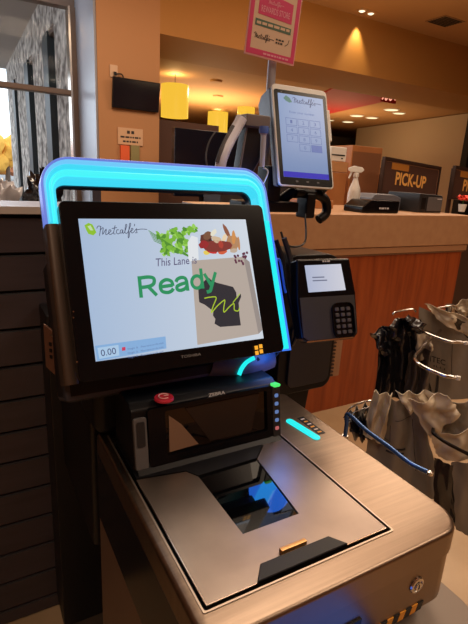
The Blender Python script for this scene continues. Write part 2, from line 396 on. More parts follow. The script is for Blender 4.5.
# countertop with a well for the scanner: ring of steel, rounded outer corners, bevelled top edge
def loop(x0, y0, x1, y1, r, n=6): return rrect(x0, y0, x1, y1, r, n)
WX0, WX1, WY0, WY1 = .1985, .4985, .374, .80
b = MB()
outer = loop(X1, Y1, X2, Y2, (.012, .045, .012, .012)); inner = loop(WX0, WY0, WX1, WY1, .003)
offs = [(-.0, Z-.006), (.0018, Z-.0022), (.006, Z)]
prev = None; k = b.mi(steel); rings = []
rings.append([b.bm.verts.new((p[0], p[1], Z-.041)) for p in outer])
for ins, z in offs:
    L = loop(X1+ins, Y1+ins, X2-ins, Y2-ins, (.012, .045, .012, .012)); rings.append([b.bm.verts.new((p[0], p[1], z)) for p in L])
rings.append([b.bm.verts.new((p[0], p[1], Z)) for p in inner])
rings.append([b.bm.verts.new((p[0], p[1], Z-.03)) for p in inner])
for A, B in zip(rings, rings[1:]):
    for j in range(len(A)):
        f = b.bm.faces.new((A[j], A[(j+1) % len(A)], B[(j+1) % len(A)], B[j])); f.material_index = k
b.build('countertop', kiosk, smooth=50)
b = MB(); b.ring(loop(WX0-.0025, WY0-.0025, WX1+.0025, WY1, .003), loop(WX0, WY0, WX1, WY1-.001, .003), Z-.004, Z+.0012, mat('bright_steel_edge', (176, 160, 146), .35, .9)); b.build('well_trim', kiosk)
b = MB(); b.box((WX0-.004, WY0-.004, Z-.06), (WX1+.004, WY1, Z-.028), rubber); b.build('scanner_well', kiosk)
# apron under the countertop: steel front, black band at the left side
b = MB()
b.prism(loop(X1+.003, Y1+.0025, X2-.0025, Y2, (.010, .043, .010, .010)), .765, Z-.0425, steel)
b.build('front_apron', kiosk, smooth=50)
b = MB(); b.box((X1+.0005, Y1+.03, .70), (X1+.02, Y2, Z-.012), blackg, .002); b.build('side_band', kiosk)
b = MB(); b.box((X1+.006, Y1+.035, .02), (X2-.03, Y2+.02, .78), beige_panel, .006)
b.build('cabinet_body', kiosk)
b = MB(); b.box((X1-.004, Y1+.04, .0), (X2-.02, 1.25, .045), brown_metal, .004); b.build('plinth', kiosk)
# lock on the apron
lk = (.522, Y1+.0025, .817)
Ml = Matrix.Translation(lk) @ Matrix.Rotation(PI/2, 4, 'X')
b = MB(); b.lathe([(.013, 0), (.0135, .001), (.012, .003), (.009, .0035), (.0085, .0018), (.0001, .0018)], chrome, n=28, M=Ml)
b.lathe([(.0065, .0018), (.006, .005), (.0001, .0052)], chrome, n=20, M=Ml); b.box((lk[0]-.0008, lk[1]-.0056, lk[2]-.004), (lk[0]+.0008, lk[1]-.0052, lk[2]+.004), black)
b.build('lock', kiosk, label='chrome key lock')
b = MB(); b.box((.30, Y1-.0005, .796), (.415, Y1+.004, .812), black, .001); b.build('slot', kiosk, label='black recessed slot')
# hazard stripes along the lower edge of the apron
b = MB(); yel = mat('hazard_yellow', (226, 150, 40), .5)
for i in range(9):
    x = .43+i*.0125
    b.prism([(x, .764), (x+.0115, .764), (x+.0155, .778), (x+.004, .778)], Y1+.0008, Y1+.0024, yel if i % 2 else black, axis='y')
b.build('hazard_tape', kiosk, label='orange and black striped tape')
b = MB(); b.prism(rrect(.20, .30, .66, .74, .04), .70, .72, mat('taupe_shelf', (132, 116, 104), .45), .004); b.build('lower_shelf', kiosk, label='grey shelf with rounded corners')
glow = emit('added_blue_glow', (80, 130, 255), .9)
b = MB(); b.box((.275, .205, .735), (.475, .336, .752), black, .004); b.prism(rrect(.285, .215, .465, .315, .02), .752, .7535, glow); b.build('added_glow_tray', kiosk, label='coin tray added to reflect blue in the steel apron')  # glowing tray added below view so the apron reflects blue
# glowing pill on the countertop and its sticker
def pill(L, R, w, z0, z1, m, bb):
    L = Vector(L); R = Vector(R); d = (R-L).normalized(); n = Vector((-d.y, d.x)); P = []
    for c, a0 in ((R, -PI/2), (L, PI/2)):
        for k in range(13):
            a = a0+k*PI/12; P.append(tuple(c + d*math.cos(a)*w + n*math.sin(a)*w))
    bb.prism(P, z0, z1, m, .0008, 1)
LED = emit('cyan_led', (34, 238, 238), 1.05)
b = MB(); pill((.5475, .694), (.5575, .622), .0085, Z-.004, Z+.0022, LED, b); b.build('status_light', kiosk, label='glowing cyan pill shaped status light')
b = MB(); b.box((.569, .628, Z), (.586, .70, Z+.0006), black); 
for q in range(6): b.box((.573, .634+q*.011, Z+.0006), (.582, .638+q*.011, Z+.0009), paper if q % 2 else yel)
b.build('status_sticker', kiosk, label='small black printed sticker')

# column behind
b = MB(); b.box((.150, 1.17, .045), (.62, 1.292, 1.02), mat('black_column_metal', (14, 13, 18), .45), .004); b.box((.175, .84, .60), (.60, 1.2, .90), black, .01)
b.build('column', kiosk)

# local frame of the tilted head (monitor and arch)
v_up = Vector((0, .09, .206)).normalized(); TILT = math.atan2(.09, .206)
HEAD = Matrix.Translation((.155, .684, 1.086)) @ Matrix.Rotation(-TILT, 4, 'X')   # local x right, z up the screen, -y towards viewer
# arch: path in local (x,z), a flat band 4 cm behind the screen
AY0, AY1 = .034, .062
def arch_loop(x0, x1, z0, z1, r, n=10):
    P = [(x0, z0)]
    for k in range(n+1):
        a = PI - k/n*PI/2; P.append((x0+r+r*math.cos(a), z1-r+r*math.sin(a)))
    for k in range(n+1):
        a = PI/2 - k/n*PI/2; P.append((x1-r+r*math.cos(a), z1-r+r*math.sin(a)))
    P.append((x1, z0)); return P
def band(mb, outer, inner, y0, y1, m, dom=0):
    """open arch band with cross-section; dom rounds the front"""
    n = len(outer); k = mb.mi(m); secs = []
    for o, i in zip(outer, inner):
        o = Vector(o); i = Vector(i); row = []
        prof = [(0, y1), (0, y0+.006), (.04, y0+.002), (.14, y0-dom*.3), (.35, y0-dom), (.65, y0-dom), (.86, y0-dom*.3), (.96, y0+.002), (1, y0+.006), (1, y1)] if dom else [(0, y1), (0, y0), (1, y0), (1, y1)]
        for t, y in prof:
            p = o.lerp(i, t); row.append(mb.bm.verts.new(mb.M @ Vector((p.x, y, p.y))))
        secs.append(row)
    m_ = len(secs[0]); fs = []
    for A, B in zip(secs, secs[1:]):
        for j in range(m_): fs.append(mb.bm.faces.new((A[j], A[(j+1) % m_], B[(j+1) % m_], B[j])))
    fs += [mb.bm.faces.new(secs[0]), mb.bm.faces.new(list(reversed(secs[-1])))]
    for f in fs: f.material_index = k
    bmesh.ops.recalc_face_normals(mb.bm, faces=fs)
ax0, ax1 = .111-.155, .542-.155
ax0, ax1 = -.044+.0, .387
# (screen-local x runs from 0 at the screen's left edge)
zt = .343
BL = emit('blue_led_edge', (70, 130, 255), .95)
LAV = emit('lavender_led_edge', (118, 140, 235), .8)
b = MB(HEAD)
band(b, arch_loop(ax0+.001, ax1-.001, -.03, zt-.001, .05), arch_loop(ax0+.022, ax1-.027, -.03, zt-.041, .020), AY1+.001, AY1+.016, slate)
b.box((ax0+.005, AY1+.02, -.06), (ax1-.005, AY1+.11, .19), black, .01)
arch = b.build('light_arch', kiosk, label='glowing cyan and blue light arch framing the touchscreen')
C1 = emit('cyan_outer', (112, 200, 248), 1.0); C2 = emit('cyan_mid', (64, 218, 246), 1.0); C3 = emit('cyan_core', (70, 240, 244), 1.05)
def sub(t0, t1, m, y):
    b = MB(HEAD); q = arch_loop(ax0+.004, ax1-.004, .232, zt-.004, .046); r_ = arch_loop(ax0+.021, ax1-.027, .232, zt-.041, .020)
    o = [tuple(Vector(a).lerp(Vector(c), t0)) for a, c in zip(q, r_)]; i_ = [tuple(Vector(a).lerp(Vector(c), t1)) for a, c in zip(q, r_)]
    band(b, o, i_, AY0+y, AY1-.004, m, .0015); return b
for t0, t1, m, y in ((0, .24, C1, .001), (.24, .50, C2, -.001), (.50, .82, C3, -.002), (.82, 1, C2, 0)):
    sub(t0, t1, m, y).build('diffuser', arch, smooth=60)
b = MB(HEAD); band(b, [(ax1-.004, -.026), (ax1-.004, .2325)], [(ax1-.027, -.026), (ax1-.027, .2325)], AY0, AY1-.004, LED, .004); b.build('diffuser', arch, label='cyan diffuser of the right leg', smooth=60)
b = MB(HEAD); band(b, arch_loop(ax0, ax1, .228, zt, .05), arch_loop(ax0+.005, ax1-.005, .228, zt-.005, .045), AY0+.001, AY1+.001, LAV, .0015); b.build('edge_light', arch, label='lavender blue outer edge', smooth=60)
b = MB(HEAD); band(b, arch_loop(ax0+.020, ax1-.026, .228, zt-.040, .021), arch_loop(ax0+.022, ax1-.028, .228, zt-.0425, .019), AY0+.002, AY0+.012, C2, .0005); b.build('edge_light', arch, label='thin cyan inner edge', smooth=60)
b = MB(HEAD)
band(b, [(ax0, -.03), (ax0, .228)], [(ax0+.023, -.03), (ax0+.023, .228)], AY0+.002, AY1+.012, brown_metal, .002)
b.build('arch_leg', arch, label='unlit bronze lower left leg')
b = MB(HEAD); band(b, [(ax1, -.03), (ax1, .228)], [(ax1-.004, -.03), (ax1-.004, .228)], AY0+.002, AY1+.012, BL, 0)
b.build('arch_leg', arch, label='blue rim of the lower right leg')
# ---- touchscreen monitor
mon = thing('touchscreen_monitor', 'black framed touchscreen showing Ready in green letters', 'monitor', HEAD.translation, (-TILT, 0, 0))
b = MB(); b.prism(rrect(-.027, -.029, .346, .254, .010), -.001, .020, blackg, .003, 3, axis='y')
b.prism(rrect(-.015, -.015, .335, .24, .02), .020, .042, black, .006, 2, axis='y'); b.build('bezel', mon)
def gradmat(name, c0, c1, vec, strength=1.0):
    m = bpy.data.materials.new(name); m.use_nodes = True; N = m.node_tree.nodes; L = m.node_tree.links
    bs = N['Principled BSDF']; bs.inputs['Base Color'].default_value = (.01, .01, .01, 1); bs.inputs['Roughness'].default_value = .2; bs.inputs['Specular IOR Level'].default_value = .3
    tc = N.new('ShaderNodeTexCoord'); sp = N.new('ShaderNodeSeparateXYZ'); L.new(tc.outputs['Generated'], sp.inputs[0])
    r = N.new('ShaderNodeValToRGB'); r.color_ramp.elements[0].color = (*lin(c0), 1); r.color_ramp.elements[1].color = (*lin(c1), 1)
    L.new(sp.outputs[vec], r.inputs[0]); L.new(r.outputs[0], bs.inputs['Emission Color']); bs.inputs['Emission Strength'].default_value = strength
    return m
scr_bg = gradmat('checkout_screen_glow', (165, 186, 214), (206, 214, 224), 0)
SW, SH = .304, .2248
E_ = lambda n, c: emit('screen_'+n, c, 1.0)
b = MB(); b.box((0, -.0018, 0), (SW, -.001, SH), scr_bg)
b.build('screen', mon, smooth=0)
def P2(x, y):     # picture point on the monitor face -> screen coordinates
    q = HEAD.inverted() @ at_plane(x, y, HEAD.translation, HEAD.to_3x3() @ Vector((0, 1, 0))); return (q.x, q.z)
g = MB(); LY = [-.0020 - i*.00015 for i in range(14)]
# grocery bag picture
bagc = E_('paper_bag', (178, 165, 155)); q = [P2(*p) for p in ((197, 345), (258, 334), (243, 257), (191, 261))]
flat_poly(g, q, LY[0], bagc)
flat_poly(g, [P2(*p) for p in ((243, 257), (258, 334), (262, 330), (249, 262))], LY[0], E_('bag_side', (150, 140, 135)))
wis = [(198.3, 298.3), (197.7, 287.9), (203.6, 281.4), (207.6, 277.4), (210.8, 280.3), (216.4, 283.0), (222.9, 284.6), (232.5, 287.1), (235.7, 292.7), (236.2, 299.1), (240.2, 293.8), (240.6, 297.0), (238.1, 303.1), (238.6, 309.5), (238.9, 315.1), (240.3, 325.5), (219.6, 327.1), (214.0, 323.9), (214.8, 319.1), (212.4, 315.6), (212.8, 311.4), (204.4, 305.0), (198.8, 302.4)]
flat_poly(g, [P2(*p) for p in wis], LY[1], E_('dark_map', (48, 46, 52)))
# vegetables
rr = random.Random(11)
greens = [E_('leaf_a', (120, 180, 60)), E_('leaf_b', (80, 140, 50)), E_('leaf_c', (150, 205, 90))]
for (cx, cy, rx, ry) in ((168, 246, .011, .009), (163, 238, .010, .007), (171, 232, .010, .006), (178, 236, .011, .007), (187, 231, .009, .006), (182, 242, .009, .008), (176, 249, .010, .007), (164, 252, .008, .006), (193, 229, .006, .006), (186, 249, .008, .006)):
    c = P2(cx, cy)
    for j in range(11):
        flat_poly(g, blob(c[0]+rr.uniform(-.9, .9)*rx, c[1]+rr.uniform(-.9, .9)*ry, rx*.55, ry*.5, 11, .38, rr.uniform(0, 3), rr), LY[1+j % 5]-.00001*j, greens[(j*2+j//3) % 3])
for j in range(6): stroke(g, [P2(148+j, 231+2*j), P2(175+3*j, 248+2*j), P2(192, 258)], .0012, LY[5], greens[1])
flat_poly(g, [P2(*p) for p in ((188, 262), (187, 243), (191, 236), (197, 238), (198, 260))], LY[6], E_('white_bottle', (222, 226, 230)))
for (cx, cy, rx, ry, rot, c) in ((216, 247, .030, .011, .05, (128, 52, 48)), (205, 239, .012, .009, .3, (96, 50, 42)), (232, 243, .013, .014, .0, (176, 132, 96)), (224, 238, .009, .004, .9, (230, 205, 170)), (211, 244, .005, .009, .3, (70, 40, 36)), (203, 245, .010, .007, .4, (150, 40, 45)), (212, 251, .011, .006, 0, (196, 50, 50)), (222, 252, .009, .005, .2, (206, 90, 60)), (207, 236, .010, .007, .5, (120, 80, 60)), (216, 240, .010, .006, -.3, (205, 180, 150)), (213, 233, .008, .004, .7, (225, 220, 200)),
    (226, 232, .004, .015, .35, (140, 85, 65)), (233, 238, .004, .013, -.15, (205, 140, 80)), (228, 246, .011, .004, .8, (222, 160, 70)), (238, 244, .003, .013, -.05, (190, 130, 80)), (206, 253, .007, .004, 0, (225, 200, 90)), (220, 245, .005, .007, .2, (170, 60, 50)), (233, 251, .008, .004, .1, (190, 170, 150))):
    c0 = P2(cx, cy); flat_poly(g, blob(c0[0], c0[1], rx, ry, 12, .12, rot, rr), LY[4]-.00003*(cx % 17), E_('food_%d_%d_%d' % c, c))
for k in range(16):
    c0 = P2(233+rr.uniform(0, 14), 254+rr.uniform(-4, 4)+k*.7*.8); flat_poly(g, blob(c0[0], c0[1], .0026, .0026, 8, .1, 0, rr), LY[8]-.00002*k, E_('grape', (96+4*(k % 5), 50, 70)))
g.build('picture', mon, smooth=0, label='picture of a paper grocery bag full of vegetables')
g = MB()
tx = lambda s, x0, yb, x1, yt, m, y, bold=0, sh=0: add_text(g, s, (lambda A, B, Ct, D: (lambda u, v: ((A[0]+(B[0]-A[0])*u)*(1-v)+(Ct[0]+(D[0]-Ct[0])*u)*v, y, (A[1]+(B[1]-A[1])*u)*(1-v)+(Ct[1]+(D[1]-Ct[1])*u)*v)))(*yb), m, bold, sh)
def ptext(s, bl, br, tl, tr, m, y, bold=0, sh=0):
    A, B, Ct, D = P2(*bl), P2(*br), P2(*tl), P2(*tr)
    add_text(g, s, lambda u, v: ((A[0]+(B[0]-A[0])*u)*(1-v)+(Ct[0]+(D[0]-Ct[0])*u)*v, y, (A[1]+(B[1]-A[1])*u)*(1-v)+(Ct[1]+(D[1]-Ct[1])*u)*v), m, bold, sh)
green = E_('ready_green', (42, 142, 92)); dk = E_('dark_ink', (62, 66, 92))
_o, _u, _v = P2(138, 298.5), P2(216, 286.8), P2(135.8, 277)
def RD(x, z): return (_o[0]+(_u[0]-_o[0])*x/3.22+(_v[0]-_o[0])*z, _o[1]+(_u[1]-_o[1])*x/3.22+(_v[1]-_o[1])*z)
def glyph(x0, paths, wd=.0060):
    for q_, P in enumerate(paths):
        P = [Vector((a, c, 0)) for a, c in P]; P = spline(P, 6) if len(P) > 2 else P
        stroke(g, [RD(x0+p.x, p.y) for p in P], wd, LY[12]-.00003*q_, green)
glyph(0, [[(.1, 0), (.1, 1)], [(.1, .91), (.42, .91), (.62, .84), (.66, .70), (.60, .54), (.42, .47), (.1, .47)], [(.40, .47), (.70, 0)]])
glyph(.80, [[(.07, .37), (.56, .37)], [(.57, .33), (.53, .56), (.33, .67), (.13, .57), (.07, .36), (.13, .15), (.34, .06), (.50, .11), (.58, .21)]])
glyph(1.44, [[(.52, 0), (.51, .50)], [(.51, .44), (.46, .62), (.30, .68), (.14, .62), (.07, .50)], [(.50, .40), (.27, .36), (.10, .28), (.10, .13), (.24, .07), (.42, .13), (.51, .26)]])
glyph(2.07, [[(.53, 0), (.53, 1)]] + [[(.31+.22*math.cos(t*PI/6), .36+.30*math.sin(t*PI/6)) for t in range(13)]])
glyph(2.70, [[(.03, .72), (.29, .06)], [(.53, .72), (.28, .02), (.20, -.17), (.05, -.20)]])
ptext('This Lane is', (155, 267), (196, 264), (155, 259), (196, 256.5), E_('violet_ink', (92, 88, 120)), LY[9], .004)
_a, _b, _c = P2(97, 237), P2(147, 233.5), P2(96, 226.5)
script_name(g, lambda x, z: (_a[0]+(_b[0]-_a[0])*x/10+(_c[0]-_a[0])*z/2, LY[9], _a[1]+(_b[1]-_a[1])*x/10+(_c[1]-_a[1])*z/2), .0011, dk)
lg = E_('logo_green', (140, 190, 50))
flat_poly(g, [P2(*p) for p in ((84, 226), (88, 223.5), (92, 225), (94, 229), (96, 233), (93, 236), (88, 234.5), (86, 231))], LY[8], lg)
flat_poly(g, [P2(*p) for p in ((87, 227), (90, 226), (93, 231), (90, 231))], LY[9], E_('logo_pale', (190, 214, 170)))
mg = E_('signature_green', (170, 196, 50))
stroke(g, [P2(a.x, a.y) for a in spline([(x, y, 0) for x, y in [(203.6, 298.6), (209.2, 297.5), (215.3, 297.9), (212.4, 306.3), (210.5, 313.0), (216.4, 306.3), (222.9, 300.7), (224.0, 301.5), (222.9, 307.9), (223.3, 312.4), (228.5, 307.1), (232.5, 303.9), (233.3, 305.5), (233.6, 310.3), (237.3, 311.1), (238.6, 307.9)]], 5)], .0019, LY[10], mg)
stroke(g, [P2(232, 303), P2(239, 294)], .0016, LY[10], mg)
# weight box
flat_poly(g, [P2(*p) for p in ((97, 361), (166, 348.5), (165, 336.5), (94.5, 346))], LY[2], E_('box_blue', (132, 172, 216)))
flat_poly(g, [P2(*p) for p in ((99, 359), (119, 355.5), (118, 345), (97, 348))], LY[3], E_('box_pale', (168, 198, 226)))
ptext('0.00', (101, 356.5), (116, 354), (100, 350), (115, 347.5), E_('box_ink', (60, 66, 110)), LY[5])
for k in range(3):
    y0 = 346.5+k*4.2
    ptext('Weight  lb    Place items on the scale', (127, y0+4.3), (163, y0-2.2), (127, y0+1.8), (163, y0-4.4), E_('box_ink2', (92, 112, 160)), LY[5])
flat_poly(g, [P2(*p) for p in ((121.5, 351), (125, 350.5), (125, 347), (121.5, 347.5))], LY[5], E_('box_red', (200, 60, 90)))
g.build('screen_text', mon, smooth=0, label='green and dark lettering shown on the screen')
g = MB()
ptext('TOSHIBA', (180, 358.5), (200, 355.5), (180, 355.8), (200, 352.8), mat('grey_logo_print', (120, 116, 118), .5), -.0042, .01)
amb = emit('amber_icon', (250, 170, 50), 1.1)
for (cx, cy) in ((255.2, 348), (259.6, 346.6), (255.8, 353.2), (260.2, 351.6)):
    c = P2(cx, cy); flat_poly(g, [(c[0]-.0035, c[1]-.0033), (c[0]+.0035, c[1]-.0033), (c[0]+.0035, c[1]+.0038), (c[0]-.0035, c[1]+.0038)], -.0042, amb)
for (x, y) in ((73, 312), (73, 318), (76.5, 362)):
    c = P2(x, y); flat_poly(g, blob(c[0], c[1], .0012, .0012, 8, 0), -.0042, steel_e)
g.build('bezel_marks', mon, smooth=0)

# neck and lit shrouds under the monitor
b = MB(); b.box((.17, .772, .90), (.50, .90, 1.04), black, .02, 3); b.box((.22, .74, 1.02), (.44, .82, 1.07), black, .01); neck = b.build('monitor_mount', kiosk)
gb = mat('smoke_grey_gloss', (92, 96, 112), .3)
b = MB()
def sh(u, v):
    a = v*PI*.62; return (.405+.125*u-.03*v*(1-u), .772-.035*math.sin(a)-.018*math.sin(u*PI), 1.062-.066*v)
b.grid(sh, 10, 10, gb, .003); b.build('cable_shroud', neck)
b = MB()
arc = spline([at_y(254, 358, .722), at_y(247, 362, .720), at_y(242, 368, .718), at_y(239, 375, .716)], 5)
b.tube(arc, .0042, LED, 10); b.build('accent_light', neck, label='short curved cyan light')
b = MB(); b.tube(spline([at_y(258, 358, .730), at_y(250, 368, .728), at_y(246, 380, .726), at_y(252, 387, .730)], 6), .006, black, 8); b.build('cable', neck)
b = MB(); b.tube(spline([at_y(286, 318, .78), at_y(281, 338, .75), at_y(279, 352, .74), at_y(262, 366, .75), at_y(245, 372, .79)], 6), .0022, black, 8); b.build('cable', neck)
l = bpy.data.lights.new('led_glow', 'POINT'); l.energy = .38; l.color = (.03, .20, 1); l.shadow_soft_size = .045
lo = bpy.data.objects.new('led_glow', l); lo.location = (.515, .70, 1.045); COL.objects.link(lo)

# left side bracket (hinged card plate)
bp0 = at_y(52, 350, .84)
br = thing('side_plate', 'small bronze metal plate hinged left of the monitor', 'plate', bp0, (0, 0, math.radians(-58)))
b = MB(); b.prism([(-.017, -.036), (.014, -.050), (.014, .035), (-.017, .046)], -.002, .002, mat('copper_brown_metal', (122, 88, 72), .45, .5), .0008, 1, axis='y')
b.build('plate', br)
b = MB(); 
for z in (.012, .0, -.012): b.prism(rrect(-.004, z-.004, .003, z+.003, .0015, 3), -.0028, -.0019, black, axis='y')
b.prism(rrect(.002, .026, .009, .031, .001, 2), -.0028, -.0019, steel_e, axis='y'); b.build('slots', br)

# ---- barcode scanner: platter + tower
sc = thing('barcode_scanner', 'bioptic barcode scanner with steel platter and black upright window', 'scanner', (0, 0, 0))
b = MB()
plat = [(.204, .380), (.494, .380), (.494, .70), (.476, .668), (.414, .607), (.298, .604), (.285, .625), (.204, .638)]
gl = [(.299, .460), (.396, .460), (.414, .607), (.298, .604)]
# platter as faces around the glass
zt_ = Z+.001
def pf(pts, m=steel_p): b.prism(pts, Z-.004, zt_, m)
pf([(.204, .380), (.494, .380), (.396, .460), (.299, .460)])
pf([(.494, .380), (.494, .70), (.476, .668), (.414, .607), (.396, .460)])
pf([(.204, .380), (.299, .460), (.298, .604), (.285, .625), (.204, .638)])
b.build('platter', sc, smooth=0)
b = MB(); b.prism(gl, Z-.006, Z-.0015, glass_dark); b.build('horizontal_window', sc, smooth=0, label='dark glass window in the platter')
b = MB(); b.box((.204, .3795, Z-.006), (.494, .381, Z+.0012), steel_e); b.box((.2035, .38, Z-.006), (.2045, .638, Z+.0012), steel_e); b.build('platter_edge', sc, smooth=0)
b = MB(); b.prism([(.272, .379), (.419, .379), (.403, .402), (.291, .402)], Z+.0005, Z+.005, black, .001, 1); b.build('finger_grip', sc, label='dark plastic finger grip')
b = MB(); b.box((.326, .404, Z+.001), (.368, .411, Z+.008), mat('brass_tab', (196, 150, 96), .3, .8), .001); b.build('tab', sc, label='small brass tab')
# wedge between tower and platter
b = MB(); b.prism([(.204, .640), (.285, .627), (.298, .606), (.414, .609), (.476, .670), (.494, .70), (.494, .76), (.204, .76)], Z-.012, Z+.002, black)
b.prism([(.640, Z), (.668, Z), (.668, Z+.02)], .21, .49, black, axis='x'); b.build('tower_base', sc, smooth=0)
# tower body: side profile (y,z), leaning back a little
b = MB()
b.prism([(.655, Z), (.77, Z), (.77, .994), (.75, 1.002), (.69, 1.002), (.675, .994)], .206, .492, black, .004, 2, axis='x'); b.build('tower_body', sc)
# front window, framed
def tf(x, z): # point on the tower front plane
    t = (z-Z)/.11; return Vector((x, .655+.02*t, z))
Mt = Matrix(((1, 0, 0, 0), (0, 1, 0, .655), (0, 0, 1, Z), (0, 0, 0, 1))) @ Matrix.Rotation(-math.atan2(.02, .11), 4, 'X')
b = MB(Mt); b.ring(rrect(.232, .006, .474, .106, .006), rrect(.262, .020, .464, .098, .004), -.006, .004, blackg, axis='y'); b.build('window_frame', sc)
b = MB(Mt); b.box((.262, -.0005, .020), (.464, .001, .098), glass_dark)
inn = mat('window_amber_reflection', (132, 102, 82), .3)  # tan mirror reflections painted as flat shapes over the glass
b.prism([(.268, .024), (.322, .026), (.292, .068), (.270, .088)], -.0022, -.0012, inn, axis='y')
b.prism([(.345, .026), (.430, .026), (.450, .095), (.300, .095)], -.0022, -.0012, mat('window_mirror_reflection', (50, 40, 36), .2, .3), axis='y')
b.build('vertical_window', sc, smooth=0, label='dark glass with tan reflections of inner mirrors painted on')
b = MB(Mt); b.prism(rrect(.208, .006, .230, .094, .004), -.005, .002, grey, .001, 1, axis='y'); b.prism(rrect(.212, .045, .226, .088, .003), -.0062, -.005, dkgrey, axis='y'); b.build('side_speaker', sc, label='grey speaker strip at the left end')
b = MB(Mt); b.prism(rrect(.476, .004, .493, .104, .004), -.007, .002, dkgrey, .001, 1, axis='y')
icon = emit('icon_blue', (110, 140, 200), .7); icr = emit('icon_pink', (210, 110, 110), .7)
for k in range(5): b.prism(rrect(.4805, .018+k*.016, .4885, .025+k*.016, .002, 2), -.0078, -.0069, icr if k == 0 else icon, axis='y')
b.build('button_strip', sc)
b = MB(Mt); b.prism(rrect(.4775, .102, .4935, .108, .003), -.009, .010, emit('green_led', (80, 240, 110), 1.0), .001, 1, axis='y'); b.build('scan_light', sc, label='green scan light')
b = MB(Mt); flat_text(b, 'ZEBRA', .345, .1065, .378, .1125, -.0025, mat('pale_logo_print', (205, 205, 210), .5), .02)
b.build('logo', sc, smooth=0, label='white ZEBRA lettering')
# red round sticker on top of the tower
st = MB(); rd = mat('red_sticker', (190, 40, 62), .4); c = at_z(164, 398, 1.008)
st.lathe([(.0001, 0), (.0165, 0), (.0165, .0025), (.0155, .004), (.0001, .004)], rd, c=tuple(c - Vector((0, 0, .002))), n=28, cap=False)
wh = mat('sticker_print', (226, 170, 170), .5)
for a0, a1, r_ in ((.3, 5.2, .009), ):
    pts = [(c.x+r_*math.cos(a0+(a1-a0)*k/14), c.y+r_*math.sin(a0+(a1-a0)*k/14), c.z+.0035) for k in range(15)]; st.tube(pts, .0011, wh, 6)
st.tube([(c.x, c.y+.001, c.z+.0035), (c.x+.008, c.y+.001, c.z+.0035)], .0011, wh, 6)
tag(st.build('round_button'), 'red round button with a white curl above the scanner tower', 'button')

# ============================================================ PRINTER HOUSING + PIN PAD
hs = thing('printer_housing', 'rounded black plastic housing behind the pin pad', 'housing', (0, 0, 0))
b = MB(); b.prism(rrect(.640, .842, .815, 1.20, (.03, .03, .055, .03), 8), .88, 1.02, black, .008, 3, axis='y')
b.build('housing_body', hs)
b = MB(); b.prism(rrect(.668, .862, .80, 1.03, (.02, .02, .02, .02), 6), .872, .882, dkgrey, .003, 2, axis='y'); b.build('housing_door', hs)
b = MB(); b.prism([(.66, .60), (.74, .60), (.77, .87), (.68, .87)], .90, .96, black, .006, 2, axis='y'); b.build('housing_leg', hs)
b = MB(); b.box((.822, .905, .853), (.868, .915, .985), laminate, .001)
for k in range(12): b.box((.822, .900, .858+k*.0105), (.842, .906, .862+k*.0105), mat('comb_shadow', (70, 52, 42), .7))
tag(b.build('ridged_strip'), 'beige ridged strip beside the black printer housing', 'strip')

pin = thing('pin_pad', 'black payment terminal with small screen and sunken keypad', 'payment terminal', (.663, .753, 1.127), (math.radians(-20), 0, math.radians(-6)))
pinM = pin.matrix_basis
b = MB(); b.prism([(-.072, -.078), (-.058, -.090), (.060, -.090), (.073, -.078), (.076, .01), (.068, .088), (-.066, .088), (-.074, .0)], 0, .03, blackg, .005, 3, axis='y'); b.build('terminal_body', pin)
pinl = Matrix.LocRotScale(Vector((.663, .753, 1.127)), pin.rotation_euler, None)
nP = pinl.to_3x3() @ Vector((0, 1, 0))
def PP(x, y): q = pinl.inverted() @ at_plane(x, y, pinl.translation, nP); return (q.x, q.z)
b = MB(); q = [PP(*p) for p in ((308.5, 292.5), (345.5, 290), (340.5, 264), (304.5, 265.5))]; b.prism(q, -.0012, -.0002, gradmat('terminal_screen_glow', (172, 180, 205), (205, 205, 215), 0), axis='y')
ik = emit('terminal_ink', (120, 125, 150), .8)
for k, wd in enumerate((.030, .036)): b.box((q[0][0]+.012, -.0018, q[0][1]+.030-k*.007), (q[0][0]+.012+wd, -.0012, q[0][1]+.0325-k*.007), ik)
b.build('terminal_screen', pin, smooth=0)
b = MB(); greek(b, -.008, .079, .012, .0825, -.0058, ltgrey, 7); b.build('terminal_logo', pin, smooth=0)
b = MB(); b.prism([(-.068, -.076), (-.056, -.085), (.056, -.085), (.068, -.076), (.070, .006), (-.068, .006)], -.0012, 0, mat('charcoal_plastic', (48, 47, 52), .5), axis='y'); b.build('terminal_lower_face', pin, smooth=0, label='charcoal lower face around the keypad')
k0 = PP(344, 318)
b = MB(); b.prism(rrect(k0[0]-.030, k0[1]-.040, k0[0]+.022, k0[1]+.032, .014), -.0020, -.0012, blackg, axis='y')
b.ring(rrect(k0[0]-.032, k0[1]-.042, k0[0]+.024, k0[1]+.034, .015), rrect(k0[0]-.030, k0[1]-.040, k0[0]+.022, k0[1]+.032, .014), -.006, 0, blackg, axis='y')
b.build('keypad_well', pin)
for r_ in range(5):
    for c_ in range(3):
        x = k0[0]-.019+c_*.0145; z = k0[1]+.020-r_*.0125
        b = MB(); b.prism(rrect(x-.0048, z-.0038, x+.0048, z+.0038, .002, 3), -.0052, -.0015, mat('key_rubber', (74, 71, 76), .5), .0008, 1, axis='y'); b.build('key', pin)
b = MB(); b.prism([(-.062, -.0885), (.060, -.0885), (.058, -.0855), (-.060, -.0855)], -.0008, .0002, steel_e, axis='y'); b.build('card_slot_trim', pin)
b = MB(); b.prism(rrect(.030, -.004, .062, .006, .003), .03, .08, black, axis='y'); b.prism([(-.03, -.03), (.03, -.03), (.03, .03), (-.03, .03)], .03, .08, black, .004, 1, axis='y'); b.build('bracket', pin)
